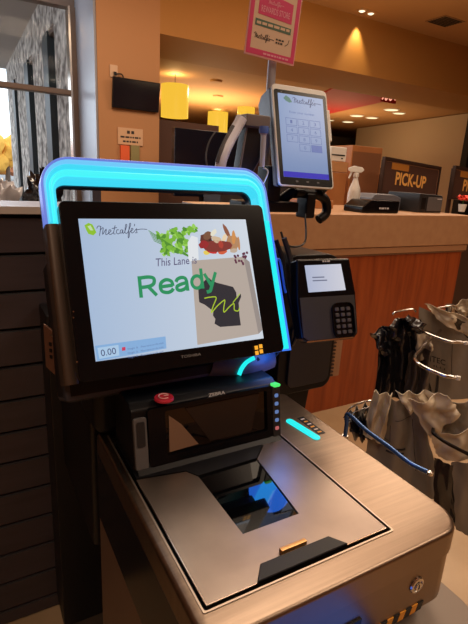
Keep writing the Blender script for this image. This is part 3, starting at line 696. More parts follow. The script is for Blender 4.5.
# stylus holder and cables left of the pin pad
b = MB()
b.tube(spline([at_y(276, 240, .83), at_y(283, 262, .82), at_y(288, 290, .80), at_y(296, 330, .78), at_y(292, 345, .8)], 6), .005, black, 8)
b.tube(spline([at_y(284, 238, .84), at_y(291, 262, .83), at_y(297, 300, .79)], 6), .006, dkgrey, 8)
b.tube(spline([at_y(281, 232, .86), at_y(288, 246, .85), at_y(305, 242, .95), at_y(305, 214, 1.0)], 6), .0025, black, 8)
tag(b.build('cable_bundle'), 'black cable bundle hanging left of the pin pad', 'cable')
b = MB(); b.tube(spline([at_y(275, 265, .80), at_y(278, 259, .80), at_y(281, 265, .80), at_y(284, 285, .795), at_y(286, 293, .79)], 5), .0028, mat('blue_stylus_plastic', (50, 110, 220), .3), 10)
tag(b.build('stylus'), 'blue stylus hooked beside the pin pad', 'stylus')

# ============================================================ POLE, TABLET TERMINAL, SIGN
PX, PY = .722, 1.128
b = MB(); b.tube([(PX, PY, .0), (PX, PY, 1.76)], .011, mat('grey_pole_paint', (176, 174, 184), .35, .3), 20)
b.lathe([(.07, 0), (.07, .008), (.015, .014)], black, c=(PX, PY, 0), n=28)
pole = thing('display_pole', 'grey metal pole carrying the pink sign and white tablet', 'pole'); b.build('pole_tube', pole)
tr = (math.radians(-21), math.radians(1), math.radians(-8))
tab = thing('tablet_terminal', 'white framed upright tablet showing a number pad', 'tablet', (.762, 1.022, 1.473), tr)
TM = Matrix.LocRotScale(tab.location, tab.rotation_euler, None)
nT = TM.to_3x3() @ Vector((0, 1, 0))
b = MB(); b.prism(rrect(-.0785, -.130, .0785, .130, (.010, .010, .012, .012)), 0, .007, white_p, .0025, 3, axis='y'); b.build('tablet_frame', tab)
b = MB(); b.prism(rrect(-.076, -.128, .076, .128, .01), .007, .018, dkgrey, .002, 2, axis='y'); b.build('tablet_shell', tab)
b = MB(); b.prism(rrect(-.0745, -.126, .0745, .116, .006), -.0008, .0005, blackg, axis='y'); b.build('tablet_glass', tab, smooth=0)
tsg = gradmat('tablet_screen_glow', (112, 134, 176), (138, 158, 194), 2)
tw, th = .0645, .106
b = MB(); b.box((-tw, -.0016, -.107), (tw, -.0008, th), tsg); b.box((-tw, -.0020, -.107), (tw, -.0016, -.093), emit('tablet_bar', (40, 36, 170), 1))
kf = emit('tablet_key', (126, 150, 196), 1); kl = emit('tablet_line', (84, 104, 158), 1)
for r_ in range(4):
    for c_ in range(3 if r_ < 3 else 2):
        x0 = -.048+c_*.034 + (.034 if r_ == 3 else 0); z0 = .026-r_*.0215
        b.ring([(x0, z0), (x0+.031, z0), (x0+.031, z0+.0185), (x0, z0+.0185)], [(x0+.0009, z0+.0009), (x0+.0301, z0+.0009), (x0+.0301, z0+.0176), (x0+.0009, z0+.0176)], -.0020, -.0016, kl, axis='y')
        s_ = '123456789'[r_*3+c_] if r_ < 3 else '0C'[c_]
        flat_text(b, s_, x0+.0125, z0+.005, x0+.0185, z0+.0135, -.0020, kl)
b.box((.020, -.0019, -.0385), (.050, -.0016, -.0205), emit('tablet_enter', (88, 108, 168), 1))
flat_text(b, 'Enter your number', -.036, .056, .036, .063, -.0020, kl)
script_name(b, lambda x, z: (-.024+.0082*x, -.002, .084+.0080*z), .0013, emit('tablet_ink', (44, 54, 92), 1))
flat_poly(b, [(-.050, .094), (-.042, .102), (-.032, .096), (-.026, .086), (-.034, .084), (-.044, .088)], -.002, emit('tablet_leaf', (80, 120, 110), 1))
b.build('tablet_screen', tab, smooth=0)
b = MB()
for x in (-.028, .002, .032): b.prism(rrect(x-.0035, -.1185, x+.0035, -.1145, .001, 2), -.0014, -.0008, grey, axis='y')
b.prism(rrect(-.056, .108, -.052, .112, .0015, 2), -.0014, -.0008, grey, axis='y'); b.build('tablet_buttons', tab, smooth=0)
b = MB(); b.prism([(.016, -.128), (.036, -.120), (.036, .03), (.085, .06), (.090, .118), (.070, .133), (.016, .129)], -.077, -.060, mat('grey_blue_shell', (92, 96, 112), .4), .004, 2, axis='x')
b.prism([(.016, -.126), (.034, -.118), (.034, .10), (.016, .12)], -.06, .074, dkgrey, .003, 1, axis='x'); b.build('tablet_back', tab, label='grey blue rounded back shell')
b = MB(); b.box((.0785, .002, -.002), (.086, .014, .082), white_p, .002); b.build('card_reader', tab, label='white card reader on the right side')
l = bpy.data.lights.new('tablet_back_glow', 'POINT'); l.energy = .06; l.color = (.08, .3, 1); l.shadow_soft_size = .01
lo = bpy.data.objects.new('tablet_back_glow', l); lo.location = (.648, .975, 1.36); COL.objects.link(lo)
# mounting arm cluster under the tablet
b = MB(); b.box((.60, 1.03, 1.285), (.775, 1.10, 1.312), black, .006); b.tube([(PX+.02, PY-.03, 1.30), (.775, 1.05, 1.345)], .014, black, 12)
b.tube(spline([(.77, 1.05, 1.335), (.83, 1.05, 1.335), (.875, 1.05, 1.32), (.885, 1.05, 1.285), (.86, 1.05, 1.265)], 6), .013, black, 12)
b.box((.80, 1.03, 1.27), (.83, 1.08, 1.335), black, .005); b.tube([(.845, 1.04, 1.34), (.87, 1.04, 1.365)], .014, black, 10)
b.box((.68, 1.04, 1.30), (.72, 1.10, 1.40), black, .006)
b.build('bracket', pole, label='black bracket arms clamped below the tablet')

sg = thing('hanging_sign', 'pink bordered rewards store sign in a clear holder atop pole', 'sign', (.708, 1.110, 1.737), (math.radians(-3), math.radians(5), math.radians(-8)))
pk = mat('pink_print', (214, 60, 110), .5); cream = mat('cream_paper', (222, 190, 160), .5); gr = mat('green_print', (84, 112, 92), .5); pkl = mat('pale_pink_print', (235, 160, 175), .5); acr = mat('clear_acrylic_edge', (232, 170, 165), .2)
b = MB(); b.prism([(-.069, -.085), (.069, -.085), (.069, .10), (-.069, .10)], 0, .004, acr, .0008, 1, axis='y'); b.build('sign_holder', sg)
b = MB(); b.ring([(-.066, -.081), (.066, -.081), (.066, .096), (-.066, .096)], [(-.056, -.068), (.056, -.068), (.056, .086), (-.056, .086)], -.0008, 0, pk, axis='y'); b.prism([(-.056, -.068), (.056, -.068), (.056, .086), (-.056, .086)], -.0005, 0, cream, axis='y')
b.prism([(-.045, .010), (.047, .006), (.047, .050), (-.045, .062)], -.0012, -.0005, pk, axis='y')
flat_text(b, 'REWARDS STORE', -.038, .016, .040, .030, -.0016, pkl, .01); script_name(b, lambda x, z: (-.022+.0044*x, -.0016, .036+.005*z), .0009, pkl)
b.prism([(-.050, -.016), (.048, -.018), (.048, -.004), (-.050, -.001)], -.0012, -.0005, gr, axis='y')
greek(b, -.046, -.0125, .044, -.0065, -.0016, cream, 5)
script_name(b, lambda x, z: (-.049+.0054*x, -.0012, -.045+.0065*z), .0012, ink); greek(b, .010, -.038, .034, -.034, -.0012, ink, 3); greek(b, .010, -.045, .030, -.041, -.0012, ink, 4); stroke(b, [(.036, -.046), (.044, -.040), (.046, -.030)], .0015, -.0012, ink)
greek(b, -.02, -.077, .05, -.073, -.0012, pkl, 6)
b.build('sign_face', sg, smooth=0)

# ---- handheld scanner in its cradle left of the tablet
hh = thing('handheld_scanner', 'white curved handheld scanner resting in a grey cradle', 'scanner', (0, 0, 0))
Yh = 1.06
pts = [at_y(242, 118, Yh), at_y(237, 127, Yh), at_y(230, 140, Yh-.005), at_y(225, 151, Yh-.01), at_y(221, 163, Yh-.01), at_y(219, 178, Yh)]
b = MB(); b.tube(spline(pts, 6), .0135, mat('scanner_white', (240, 240, 250), .3), 14, rs=None)
b.build('handle', hh)
b = MB(); b.tube(spline([p + Vector((-.012, -.004, 0)) for p in pts[1:5]], 6), .006, grey, 10); b.build('trigger', hh, label='grey trigger strip')
b = MB(); b.tube(spline([at_y(215, 132, Yh), at_y(209, 142, Yh), at_y(206, 156, Yh), at_y(208, 170, Yh)], 6), .002, grey, 8); b.build('scanner_cord', hh)
b = MB()
p = at_y(256, 123, 1.08)
b.box((p.x-.045, 1.05, p.z-.012), (p.x+.025, 1.11, p.z+.016), mat('taupe_plastic', (122, 112, 108), .5), .004)
b.prism([(p.x-.035, p.z-.01), (p.x+.03, p.z-.01), (p.x+.01, p.z-.09), (p.x-.03, p.z-.16), (p.x-.055, p.z-.16)], 1.065, 1.10, mat('near_black', (22, 21, 25), .4), .004, 2, axis='y')
tag(b.build('scanner_cradle'), 'dark angled cradle arm between handheld scanner and tablet', 'cradle')
b = MB(); a1 = at_y(264, 128, 1.0); a2 = at_y(262, 167, 1.0)
b.tube([a1, a1.lerp(a2, .12), a1.lerp(a2, .2), a2], .007, ltgrey, 12, rs=[.009, .0095, .0065, .006])
b.lathe([(.011, 0), (.012, .008), (.010, .016)], mat('blue_cap', (80, 110, 190), .4), c=tuple(a1-Vector((0, 0, .012))), n=16)
b.tube(spline([at_y(263, 168, 1.0), at_y(268, 172, .99), at_y(262, 188, .98), at_y(261, 205, .98)], 6), .0018, ltgrey, 8)
tag(b.build('pen_reader'), 'light grey pen shaped reader with white cord beside tablet', 'reader')

# ============================================================ SERVICE COUNTER
ct = thing('service_counter', 'cherry wood service counter with tan laminate band', 'counter', (1.2, 2.0, 0))
b = MB(); b.box((0, .012, 0), (1.70, .75, .965), cherry); b.build('counter_body', ct, smooth=0)
b = MB(); b.box((-.005, -.006, 1.012), (1.735, .80, 1.2), laminate, .003, 1); b.build('countertop', ct)
b = MB(); b.box((-.003, .0, .972), (1.728, .78, 1.008), laminate2, .002, 1); b.box((0, .004, .962), (1.71, .76, 1.012), mat('brown_reveal', (110, 76, 52), .6)); b.build('lower_band', ct)

# spray bottle
bx, by = 2.155, 2.31
sb = thing('spray_bottle', 'white trigger spray bottle standing on the service counter', 'bottle', (bx, by, 1.2), (0, 0, 2.6))
b = MB(); b.lathe([(.0001, 0), (.036, 0), (.040, .006), (.040, .10), (.034, .135), (.022, .165), (.014, .19), (.014, .205)], mat('translucent_white', (214, 206, 198), .35), n=28, cap=False)
b.build('bottle_body', sb)
b = MB(); b.lathe([(.017, .203), (.017, .225), (.013, .228)], white_p, n=20); b.prism([(-.028, .228), (.035, .232), (.052, .240), (.052, .256), (.02, .268), (-.03, .262), (-.045, .246)], -.012, .012, white_p, .003, 2, axis='y')
b.prism([(.022, .236), (.034, .236), (.048, .195), (.040, .190)], -.006, .006, white_p, .002, 1, axis='y'); b.build('spray_head', sb)

# card printer / receipt device (black low box) and grey register
b = MB(); b.prism([(0, 0), (.30, 0), (.30, .075), (.06, .075), (0, .035)], 0, .17, blackg, .008, 2, axis='y')
o = b.build('receipt_printer'); p = at_y(360, 213, 2.12); o.location = (p.x, 2.10, 1.2); tag(o, 'low glossy black printer on the counter beside spray bottle', 'printer')
b = MB(); greek(b, .13, .024, .21, .034, -.001, ltgrey, 8); b.build('printer_logo', o, smooth=0)
b = MB(); b.prism([(0, .0), (.27, .0), (.27, .085), (.20, .105), (.03, .105), (0, .08)], 0, .2, mat('blue_grey_plastic', (96, 98, 108), .45), .008, 2, axis='y'); 
o = b.build('card_machine'); o.location = (at_y(372, 200, 2.33).x, 2.33, 1.2); tag(o, 'blue grey low machine behind the black printer on counter', 'machine')
rg = thing('cash_register', 'dark grey boxy register left of the second sign', 'register', (at_y(418, 210, 2.2).x, 2.2, 1.2))
b = MB(); b.prism([(0, 0), (.235, 0), (.225, .115), (.0, .125)], 0, .28, dkgrey, .006, 2, axis='y'); b.box((.015, -.004, .02), (.06, 0, .10), black, .002); b.box((.075, -.004, .01), (.225, 0, .105), grey, .002); b.build('register_body', rg)
b = MB(); b.box((.17, -.006, .088), (.215, -.004, .094), ltgrey); b.build('register_label', rg, smooth=0)

b = MB(); b.box((1.7, 2.98, 0), (6.4, 3.75, .86), mat('dark_back_counter', (70, 48, 38), .6)); b.box((1.68, 2.96, .86), (6.42, 3.77, .9), laminate2)
tag(b.build('back_counter', smooth=0), 'low brown back counter behind the service counter', 'counter')
# PICK-UP signs on stands
wood_f = mat('dark_wood_frame', (52, 34, 28), .5); board = mat('dark_brown_board', (74, 48, 40), .6); gold = mat('gold_print', (232, 176, 96), .5)
def pickup(px, py, w_, label, Y, yaw):
    p = at_y(px, py, Y); t = thing('pickup_sign', label, 'sign', p, (math.radians(-3), math.radians(3), yaw), 'pick-up signs behind the counter')
    b = MB(); b.ring([(0, -.30), (w_, -.30), (w_, 0), (0, 0)], [(.012, -.29), (w_-.012, -.29), (w_-.012, -.022), (.012, -.022)], -.012, .02, wood_f, axis='y'); b.build('sign_frame', t, smooth=0)
    b = MB(); b.box((.012, 0, -.29), (w_-.012, .012, -.022), board); b.ring([(.018, -.28), (w_-.018, -.28), (w_-.018, -.03), (.018, -.03)], [(.022, -.28), (w_-.022, -.28), (w_-.022, -.034), (.022, -.034)], -.001, .001, mat('pale_sign_border', (150, 110, 84), .6), axis='y')
    b.box((.11, -.002, -.090), (.34, 0, -.036), mat('amber_block', (178, 118, 50), .5)); flat_text(b, 'PICK-UP', w_*.22, -.215, w_*.76, -.105, -.003, gold, .03); b.build('sign_board', t, smooth=0)
    for xx in (.03, w_-.06):
        b = MB(); b.box((xx, .02, .915-p.z), (xx+.03, .05, -.02), wood_f); b.build('stand_leg', t, smooth=0)
pickup(384.5, 156.5, .80, 'dark PICK-UP sign with gold letters behind the grey register', 3.05, math.radians(4))
pickup(455, 165.5, .80, 'second PICK-UP sign cut off at the right edge', 3.0, math.radians(4))
# wooden stand of cabinets and small white printer
orw = mat('honey_wood', (176, 116, 68), .5, var=((160, 100, 56), 6, (1, 1, .2)))
p = at_y(353, 145, 3.3)
b = MB(); b.box((p.x, 3.3, .9), (p.x+.36, 3.7, p.z), orw, .004); b.box((p.x+.012, 3.296, .95), (p.x+.348, 3.3, p.z-.05), mat('brown_board', (128, 84, 56), .5)); tag(b.build('wooden_cabinet'), 'honey coloured wooden cabinet behind the spray bottle', 'cabinet')
p = at_y(333, 161, 3.2)
wp = thing('label_printer', 'small white box printer on brown boxes behind the tablet', 'printer', (p.x-.03, 3.2, p.z))
b = MB(); b.box((0, 0, 0), (.17, .25, .115), white_p, .008, 2); b.build('printer_body', wp)
b = MB(); b.box((.01, -.003, .045), (.15, 0, .055), black); b.box((.115, -.004, .02), (.13, 0, .03), black); b.build('paper_slot', wp, smooth=0)
b = MB(); b.box((p.x-.05, 3.18, .9), (p.x+.15, 3.55, p.z-.09), orw, .003); b.box((p.x-.05, 3.18, p.z-.085), (p.x+.15, 3.55, p.z-.002), mat('cardboard', (186, 136, 90), .7), .003)
tag(b.build('cardboard_box'), 'stacked brown box under the white printer', 'box')
# flower
fp = at_y(463, 203, 2.35)
fl = thing('potted_flower', 'red flower in a small white pot at the right edge', 'flower', (fp.x, 2.35, 1.2))
b = MB(); b.lathe([(.0001, 0), (.022, 0), (.03, .05), (.031, .055), (.026, .05)], white_p, n=20, cap=False); b.tube([(0, 0, .04), (0, 0, .09)], .003, mat('green_stem', (60, 110, 50), .6), 8); b.build('pot', fl)
b = MB(); rdp = mat('red_petal', (235, 60, 40), .5)
for k in range(14):
    a = k*2.4; r_ = .012+.022*((k % 5)/5); z = .095+.012*math.sin(k*1.7)
    b.grid(lambda u, v, a=a, r_=r_, z=z: (r_*math.cos(a)+(u-.5)*.03*math.cos(a+1.57)+v*.02*math.cos(a), r_*math.sin(a)+(u-.5)*.03*math.sin(a+1.57)+v*.02*math.sin(a), z+.018*math.sin(v*2)*math.sin(PI*max(.05, min(.95, u)))), 4, 4, rdp, .001)
b.build('petals', fl)

# ============================================================ LEFT / CENTRE BACKGROUND
t = thing('wall_television', 'small dark flat television on the tan wall', 'television', (1.918, 5.93, 2.229), (math.radians(10), 0, 0))
b = MB(); b.prism(rrect(-.287, -.165, .287, .165, .008), 0, .03, black, .003, 1, axis='y'); b.build('tv_case', t)
b = MB(); b.box((-.277, -.001, -.150), (.277, .0, .155), navy); b.build('tv_screen', t, smooth=0)
b = MB(); b.box((-.05, .03, -.06), (.05, .068, .06), black); b.build('tv_bracket', t, smooth=0)
p = at_y(114, 71, 5.98)
b = MB(); b.prism(rrect(p.x-.045, p.z-.065, p.x+.045, p.z+.065, .008), 5.985, 5.999, mat('ivory_outlet', (206, 170, 140), .5), .002, 1, axis='y'); b.box((p.x-.01, 5.965, p.z-.05), (p.x+.03, 5.985, p.z-.005), black, .003)
b.tube(spline([(p.x+.02, 5.97, p.z-.03), (p.x+.09, 5.96, p.z-.03), (p.x+.12, 5.97, p.z-.12)], 6), .008, black, 8)
tag(b.build('wall_outlet'), 'ivory wall outlet with black plug above the television', 'outlet')
a = at_y(118, 127, 5.98); c = at_y(143, 146, 5.98)
b = MB(); b.box((a.x, 5.985, c.z), (c.x, 5.999, a.z), mat('tan_notice_paper', (206, 166, 132), .7))
greek(b, a.x+.11, a.z-.065, a.x+.2, a.z-.03, 5.984, ink, 1); greek(b, a.x+.03, a.z-.115, c.x-.03, a.z-.095, 5.984, ink, 2); greek(b, a.x+.06, a.z-.165, c.x-.06, a.z-.145, 5.984, ink, 9)
tag(b.build('paper_notice', smooth=0), 'paper notice with dark lettering on wall under television', 'notice')
for (x, col, nm, lb) in ((125, (226, 96, 50), 'orange_flag', 'orange square hanging under the paper notice'), (135, (140, 130, 84), 'green_flag', 'olive green square hanging under the paper notice')):
    p = at_y(x, 152, 5.97); b = MB(); b.box((p.x-.055, 5.96, p.z-.16), (p.x+.055, 5.999, p.z+.075), mat(nm, col, .6), .004); tag(b.build(nm), lb, 'flag')

# pendants
shade = emit('pendant_glow', (255, 200, 62), .92)
shade2 = emit('pendant_bulb_glow', (255, 226, 90), 1.0)
def pendant(x0, x1, yt, yb, Y, lb):
    A = at_y(x0, yt, Y); B = at_y(x1, yb, Y); r_ = (B.x-A.x)/2; cx = (A.x+B.x)/2
    t = thing('pendant_lamp', lb, 'lamp', (cx, Y, B.z)); h = A.z-B.z
    b = MB(); b.lathe([(r_, 0), (r_, h), (r_-.01, h), (r_-.01, 0)], shade, n=36, cap=False); b.lathe([(.0001, h*.4), (.07, h*.45), (.09, h*.6), (.0001, h*.75)], shade2, n=16, cap=False); b.build('lamp_shade', t)
    b = MB(); b.tube([(0, 0, h*.7), (0, 0, 3.02-B.z)], .006, black, 6); b.tube([(-r_, 0, h*.98), (r_, 0, h*.98)], .004, black, 6); b.build('lamp_cord', t)
    l = bpy.data.lights.new('pendant_bulb', 'POINT'); l.energy = 14; l.color = (1, .66, .28); l.shadow_soft_size = .1
    o = bpy.data.objects.new('pendant_bulb', l); o.location = (0, 0, h+.05); o.parent = t; COL.objects.link(o)
pendant(162, 187, 83, 119, 8.5, 'largest glowing yellow drum pendant, beside the tan wall')
pendant(209, 226, 111, 134, 12, 'middle glowing yellow drum pendant above the dark booth')
pendant(239, 253, 101, 120, 11, 'yellow drum pendant partly hidden behind the tablet')
# inner ceiling recessed lights
oval = emit('recessed_light_glow', (255, 240, 190), 1.3)
def recessed(px, py, r_, lb, z=3.02, grp='recessed ceiling lights at the far right'):
    p = at_z(px, py, z-.01); b = MB(); b.lathe([(r_, 0), (r_, -.012), (.0001, -.012)], oval, c=(0, 0, 0), n=28, cap=False); b.lathe([(r_+.03, 0), (r_+.03, -.006), (r_, -.014), (r_, 0)], white_p, n=28, cap=False)
    o = b.build('recessed_light'); o.location = (p.x, p.y, z-.001); tag(o, lb, 'light', grp)
for (px, py, r_, lb) in ((391.5, 110, .15, 'largest oval ceiling light just left of the beige wall'), (399, 113.5, .13, 'oval ceiling light touching the lower right of largest one'), (357, 116, .15, 'bright oval light below the red ceiling panel'),
        (372, 118, .14, 'oval ceiling light right of the one under red panel'), (348, 122, .15, 'farthest oval light, above the black wall'), (335, 79, .05, 'tiny bright light at the edge of the red panel'), (317, 82, .05, 'tiny bright light above the tablet'), (331, 120.5, .07, 'small light right beside the tablet top'), (178, 59, .06, 'tiny light over the large yellow pendant')):
    recessed(px, py, r_, lb)
for (px, py) in ((216, 81), (218, 96)):
    p = at_z(px, py, 3.01); b = MB(); b.lathe([(.12, 0), (.10, -.03), (.0001, -.03)], ceil_m, n=24, cap=False); o = b.build('ceiling_speaker'); o.location = (p.x, p.y, 3.019)
    tag(o, 'tan round ceiling speaker, %s of the two by the pendants' % ('nearer' if py == 81 else 'farther'), 'speaker')
# red neon mark
p = at_z(391, 98, 2.98); b = MB(); stroke(b, spline([(-.18, -.03, 0), (-.12, .04, 0), (-.08, -.03, 0), (-.02, .03, 0), (.04, -.02, 0), (.10, .03, 0), (.18, 0, 0)], 4), .03, 0, emit('neon_pink', (255, 170, 140), 1.2))
b.box((-.2, .003, -.07), (.2, .02, .07), red_m); o = b.build('neon_sign', smooth=0); o.location = (p.x, p.y+.05, p.z-.01); tag(o, 'small glowing pink sign at the red panel tip', 'sign')
# outer ceiling: twin downlight and triangular vent
p = at_z(366.5, 12, 3.70); t = thing('twin_downlight', 'recessed twin downlight in the near ceiling', 'light', (p.x, p.y, 3.70))
b = MB(); b.box((-.17, -.08, -.006), (.17, .08, .0), mat('tan_trim', (180, 140, 96), .6)); b.build('trim_plate', t, smooth=0)
b = MB()
for x in (-.085, .085): b.lathe([(.045, -.007), (.02, -.02), (.0001, -.022)], emit('halogen', (255, 236, 200), 1.6), c=(x, 0, 0), n=16, cap=False)
b.build('bulb', t)
p = at_z(445, 21, 3.70); b = MB(); b.box((p.x-.22, p.y-.17, 3.690), (p.x+.22, p.y+.17, 3.70), mat('vent_frame_tan', (150, 112, 74), .6))
for k in range(7): b.box((p.x-.19, p.y-.15+k*.045, 3.684), (p.x+.19, p.y-.125+k*.045, 3.692), mat('vent_slot_dark', (40, 28, 20), .8))
tag(b.build('ceiling_vent', smooth=0), 'dark slatted air vent in the near ceiling', 'vent')

# dark booth, screens and low partitions behind the arch
bth = mat('booth_brown', (86, 54, 40), .6)
a = at_y(160, 119, 6.6); c = at_y(219, 126.5, 6.6)
b = MB(); b.box((2.235, 6.6, 0), (c.x, 6.7, (a.z+c.z)/2), bth, .004); tag(b.build('booth_partition'), 'brown booth partition below the yellow pendants', 'partition')
a = at_y(175, 128, 5.4); c = at_y(246, 134, 5.4)
b = MB(); b.box((a.x, 5.4, 1.1), (c.x, 5.5, (a.z+c.z)/2), navy, .006); b.box((a.x+.4, 5.45, 0), (a.x+.5, 5.55, 1.1), black); tag(b.build('dark_display_board'), 'wide dark navy display board behind the handheld scanner', 'display')
a = at_y(92, 180, 5.0); c = at_y(101, 190, 5.0)
b = MB(); b.box((a.x, 5.0, 0), (c.x, 5.1, a.z), mat('dark_post', (44, 40, 52), .5)); tag(b.build('dark_post'), 'short dark post seen through the arch by the pale wall', 'post')
b = MB(); b.box((2.3, 4.4, 0), (4.4, 4.8, 1.30), mat('dark_merchandise', (34, 26, 28), .7), .01); tag(b.build('back_shelf'), 'low dark shelf unit behind the counter', 'shelf')
b = MB(); b.box((5.0, 8.8, 0), (9.2, 9.3, 1.75), mat('dark_kitchen_line', (70, 46, 34), .6), .01); tag(b.build('serving_line'), 'dark brown serving line in the far background', 'counter')
p = at_y(278, 211, 2.2); b = MB(); b.box((p.x-.05, 2.2, 1.2), (p.x+.04, 2.3, 1.235), white_p, .003); tag(b.build('paper_cup_sleeve'), 'small white carton on the counter left of bracket', 'carton')
p = at_y(316, 208, 2.4); b = MB(); b.box((p.x-.10, 2.4, 1.2), (p.x+.14, 2.55, 1.25), orw, .003); tag(b.build('wooden_tray'), 'honey wooden tray on the counter left of spray bottle', 'tray')

# ============================================================ BAG RACK
TA = Vector((.72, -.69, 0)).normalized(); NA = Vector((-TA.y, TA.x, 0))      # sheets roughly face the shopper
if NA.y < 0: NA = -NA
def on(px, py, P): return at_plane(px, py, P, NA)
PA = Vector((1.22, 1.02, .9)); PB = Vector((.86, .86, .8)); PBr = Vector((.97, .66, .8)); PD = Vector((1.12, .92, .9)); PC = Vector((1.05, .58, .7))
def sheet(mb, quad, plane, m, fold=.012, nf=5, seed=0, nu=30, nv=30, thick=.0012, bulge=.0):
    """crumpled plastic between four picture corners TL TR BR BL on an upright plane"""
    Q = [on(x, y, plane) for x, y in quad]; off = Vector((seed*3.1, seed*1.7, 0))
    def fn(u, v):
        p = (Q[0]*(1-u)+Q[1]*u)*(1-v)+(Q[3]*(1-u)+Q[2]*u)*v
        d = fold*math.sin(u*nf*PI+seed+1.5*v+2*noise.noise(Vector((u*2, v*2, 0))+off))*(1-.35*v)
        d += fold*1.2*noise.noise(Vector((u*3, v*2.4, 1))+off) + fold*.18*noise.noise(Vector((u*9, v*7, 3))+off)
        e = .004*noise.noise(Vector((u*5, v*5, 9))+off)
        return p - NA*(d+bulge*math.sin(PI*u)*math.sin(PI*min(1, v*1.2))) + TA*e + Vector((0, 0, e))
    mb.grid(fn, nu, nv, m, thick); return fn
def sheet_lines(mb, fn, lines, m, r=.0009):
    for L in lines:
        P = []
        for (a, c) in zip(L, L[1:]):
            for k in range(10): t = k/10; P.append(fn(a[0]+(c[0]-a[0])*t, a[1]+(c[1]-a[1])*t) - NA*.0015)
        P.append(fn(*L[-1]) - NA*.0015); mb.tube(P, r, m, 5)
def wire(P, r, m=chrome, n=8): 
    b = MB(); b.tube(spline(P, 6), r, m, 10); return b
# rack frame
rk = thing('bag_rack', 'chrome wire rack holding bunches of grey plastic bags', 'rack', (0, 0, 0))
_h = on(446, 330, PA + NA*.10); hubx, huby = _h.x, _h.y
b = MB(); b.tube([(hubx, huby, 0), (hubx, huby, .99)], .016, chrome, 16); b.lathe([(.05, 0), (.05, .008), (.02, .012)], chrome, c=(hubx, huby, 0), n=24); b.build('rack_post', rk)
tipsA = [((466, 343), (420, 330), .95), ((458, 378), (418, 363), .95)]
for (tp, rt_, z) in tipsA:
    T = at_z(tp[0], tp[1], z); Rr = at_z(rt_[0], rt_[1], z+.004); mid = at_z((tp[0]+rt_[0])/2+4, (tp[1]+rt_[1])/2+4.5, z-.002)
    b = MB(); b.tube(spline([Vector((hubx, huby, z-.03)), Rr + Vector((.10, .08, -.01)), Rr, mid, T+Vector((-.01, .012, 0)), T], 7), .0042, chrome, 10); b.lathe([(.0001, -.006), (.0055, -.004), (.0055, .004), (.0001, .006)], white_p, c=tuple(T), n=12, cap=False); b.build('arm', rk)
zb = .80
T = at_z(430, 473, zb); Rr = at_z(388, 446, zb+.003); m2 = at_z(366, 430, zb+.006); m3 = at_z(348, 414, zb+.01)
b = MB(); b.tube([Vector((m3.x, m3.y, 0)), Vector((m3.x, m3.y, zb-.05))], .008, chrome, 10); b.lathe([(.06, 0), (.06, .01), (.01, .02)], black, c=(m3.x, m3.y, 0), n=20); b.build('rack_post', rk)
b = MB(); b.tube(spline([Vector((m3.x, m3.y, zb-.06)), Vector((m3.x, m3.y, zb-.02)), m3, m2, Rr, at_z(410, 463, zb), T], 7), .0052, mat('blue_sheathed_wire', (70, 104, 158), .25, .6), 10)
b.lathe([(.0001, -.007), (.0068, -.004), (.0068, .004), (.0001, .007)], chrome, c=tuple(T), n=12, cap=False); b.build('arm', rk, label='arm with blue plastic sleeve')
b = MB(); b.tube(spline([on(344, 418, PB), on(352, 407, PB), on(368, 401, PB), on(374, 403, PB)], 5), .0028, chrome, 8); b.tube(spline([on(345, 422, PB), on(356, 412, PB), on(370, 407, PB)], 5), .0022, chrome, 8); b.build('wire_loop', rk)
b = MB(); b.tube(spline([on(393, 315, PA), on(396, 312, PA), on(412, 309, PA), on(416, 312, PA)], 5), .003, chrome, 8); b.tube(spline([on(438, 308, PA), on(452, 306, PA), on(458, 309, PA)], 5), .003, chrome, 8); b.build('wire_loop', rk)

q0, q1 = on(438, 437, PBr - NA*.03), on(478, 459, PBr - NA*.03)
b = MB(); b.tube(spline([Vector((hubx, huby, q0.z-.02)), q0 + Vector((.06, .06, 0)), q0, q1], 6), .0045, mat('dark_wire', (40, 36, 36), .3, .8), 10); b.build('arm', rk, label='dark wire arm')
def bag(label, pieces, prints=None):
    t = thing('plastic_bag_bundle', label, 'bag', (0, 0, 0)); 
    for i, (nm, quad, plane, m, kw) in enumerate(pieces):
        b = MB(); fn = sheet(b, quad, plane, m, seed=i*1.3+len(label)*.37, **kw); b.build(nm, t, smooth=70)
        if nm == 'bag_front' and prints: prints(fn, t)
    return t
def prA(fn, t):
    b = MB(); sheet_lines(b, fn, [[(.12, .23), (.60, .23), (.60, .72)], [(.12, .23), (.14, .60)], [(.16, .28), (.26, .30), (.30, .25)]], ink)
    vs = lambda u0, v0, du, dv: (lambda u, v: tuple(fn(u0+du*u, v0-dv*v) - NA*.0018))
    add_text(b, 'ITEC', vs(.24, .56, .26, .07), ink, .01); add_text(b, 'ILLI', vs(.30, .62, .2, .025), ink); b.build('bag_print', t, smooth=0)
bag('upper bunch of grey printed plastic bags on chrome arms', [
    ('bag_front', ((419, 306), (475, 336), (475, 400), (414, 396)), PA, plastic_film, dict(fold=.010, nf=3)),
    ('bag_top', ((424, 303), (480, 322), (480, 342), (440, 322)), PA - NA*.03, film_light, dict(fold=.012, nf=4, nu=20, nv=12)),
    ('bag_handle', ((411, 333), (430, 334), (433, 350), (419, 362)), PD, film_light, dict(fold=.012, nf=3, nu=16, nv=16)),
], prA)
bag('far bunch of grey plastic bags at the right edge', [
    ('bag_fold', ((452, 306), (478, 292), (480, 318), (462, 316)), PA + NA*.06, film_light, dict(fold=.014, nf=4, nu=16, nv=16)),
    ('bag_side', ((446, 312), (482, 330), (482, 348), (458, 330)), PA - NA*.02, film_dark, dict(fold=.010, nf=2, nu=16, nv=10))])
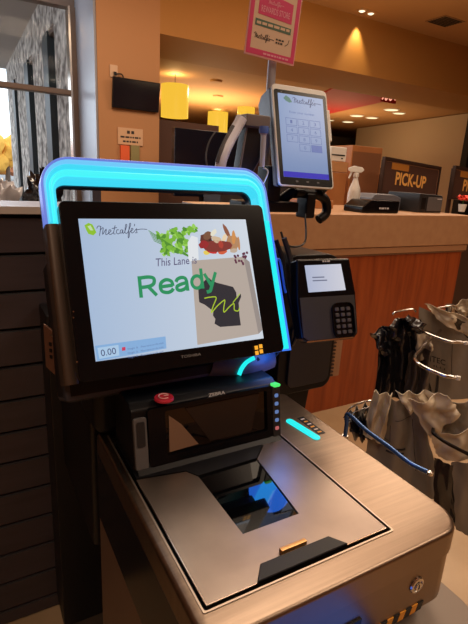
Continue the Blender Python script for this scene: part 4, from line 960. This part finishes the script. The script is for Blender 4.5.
bag('dark shiny bunch of bags left of upper printed bags', [
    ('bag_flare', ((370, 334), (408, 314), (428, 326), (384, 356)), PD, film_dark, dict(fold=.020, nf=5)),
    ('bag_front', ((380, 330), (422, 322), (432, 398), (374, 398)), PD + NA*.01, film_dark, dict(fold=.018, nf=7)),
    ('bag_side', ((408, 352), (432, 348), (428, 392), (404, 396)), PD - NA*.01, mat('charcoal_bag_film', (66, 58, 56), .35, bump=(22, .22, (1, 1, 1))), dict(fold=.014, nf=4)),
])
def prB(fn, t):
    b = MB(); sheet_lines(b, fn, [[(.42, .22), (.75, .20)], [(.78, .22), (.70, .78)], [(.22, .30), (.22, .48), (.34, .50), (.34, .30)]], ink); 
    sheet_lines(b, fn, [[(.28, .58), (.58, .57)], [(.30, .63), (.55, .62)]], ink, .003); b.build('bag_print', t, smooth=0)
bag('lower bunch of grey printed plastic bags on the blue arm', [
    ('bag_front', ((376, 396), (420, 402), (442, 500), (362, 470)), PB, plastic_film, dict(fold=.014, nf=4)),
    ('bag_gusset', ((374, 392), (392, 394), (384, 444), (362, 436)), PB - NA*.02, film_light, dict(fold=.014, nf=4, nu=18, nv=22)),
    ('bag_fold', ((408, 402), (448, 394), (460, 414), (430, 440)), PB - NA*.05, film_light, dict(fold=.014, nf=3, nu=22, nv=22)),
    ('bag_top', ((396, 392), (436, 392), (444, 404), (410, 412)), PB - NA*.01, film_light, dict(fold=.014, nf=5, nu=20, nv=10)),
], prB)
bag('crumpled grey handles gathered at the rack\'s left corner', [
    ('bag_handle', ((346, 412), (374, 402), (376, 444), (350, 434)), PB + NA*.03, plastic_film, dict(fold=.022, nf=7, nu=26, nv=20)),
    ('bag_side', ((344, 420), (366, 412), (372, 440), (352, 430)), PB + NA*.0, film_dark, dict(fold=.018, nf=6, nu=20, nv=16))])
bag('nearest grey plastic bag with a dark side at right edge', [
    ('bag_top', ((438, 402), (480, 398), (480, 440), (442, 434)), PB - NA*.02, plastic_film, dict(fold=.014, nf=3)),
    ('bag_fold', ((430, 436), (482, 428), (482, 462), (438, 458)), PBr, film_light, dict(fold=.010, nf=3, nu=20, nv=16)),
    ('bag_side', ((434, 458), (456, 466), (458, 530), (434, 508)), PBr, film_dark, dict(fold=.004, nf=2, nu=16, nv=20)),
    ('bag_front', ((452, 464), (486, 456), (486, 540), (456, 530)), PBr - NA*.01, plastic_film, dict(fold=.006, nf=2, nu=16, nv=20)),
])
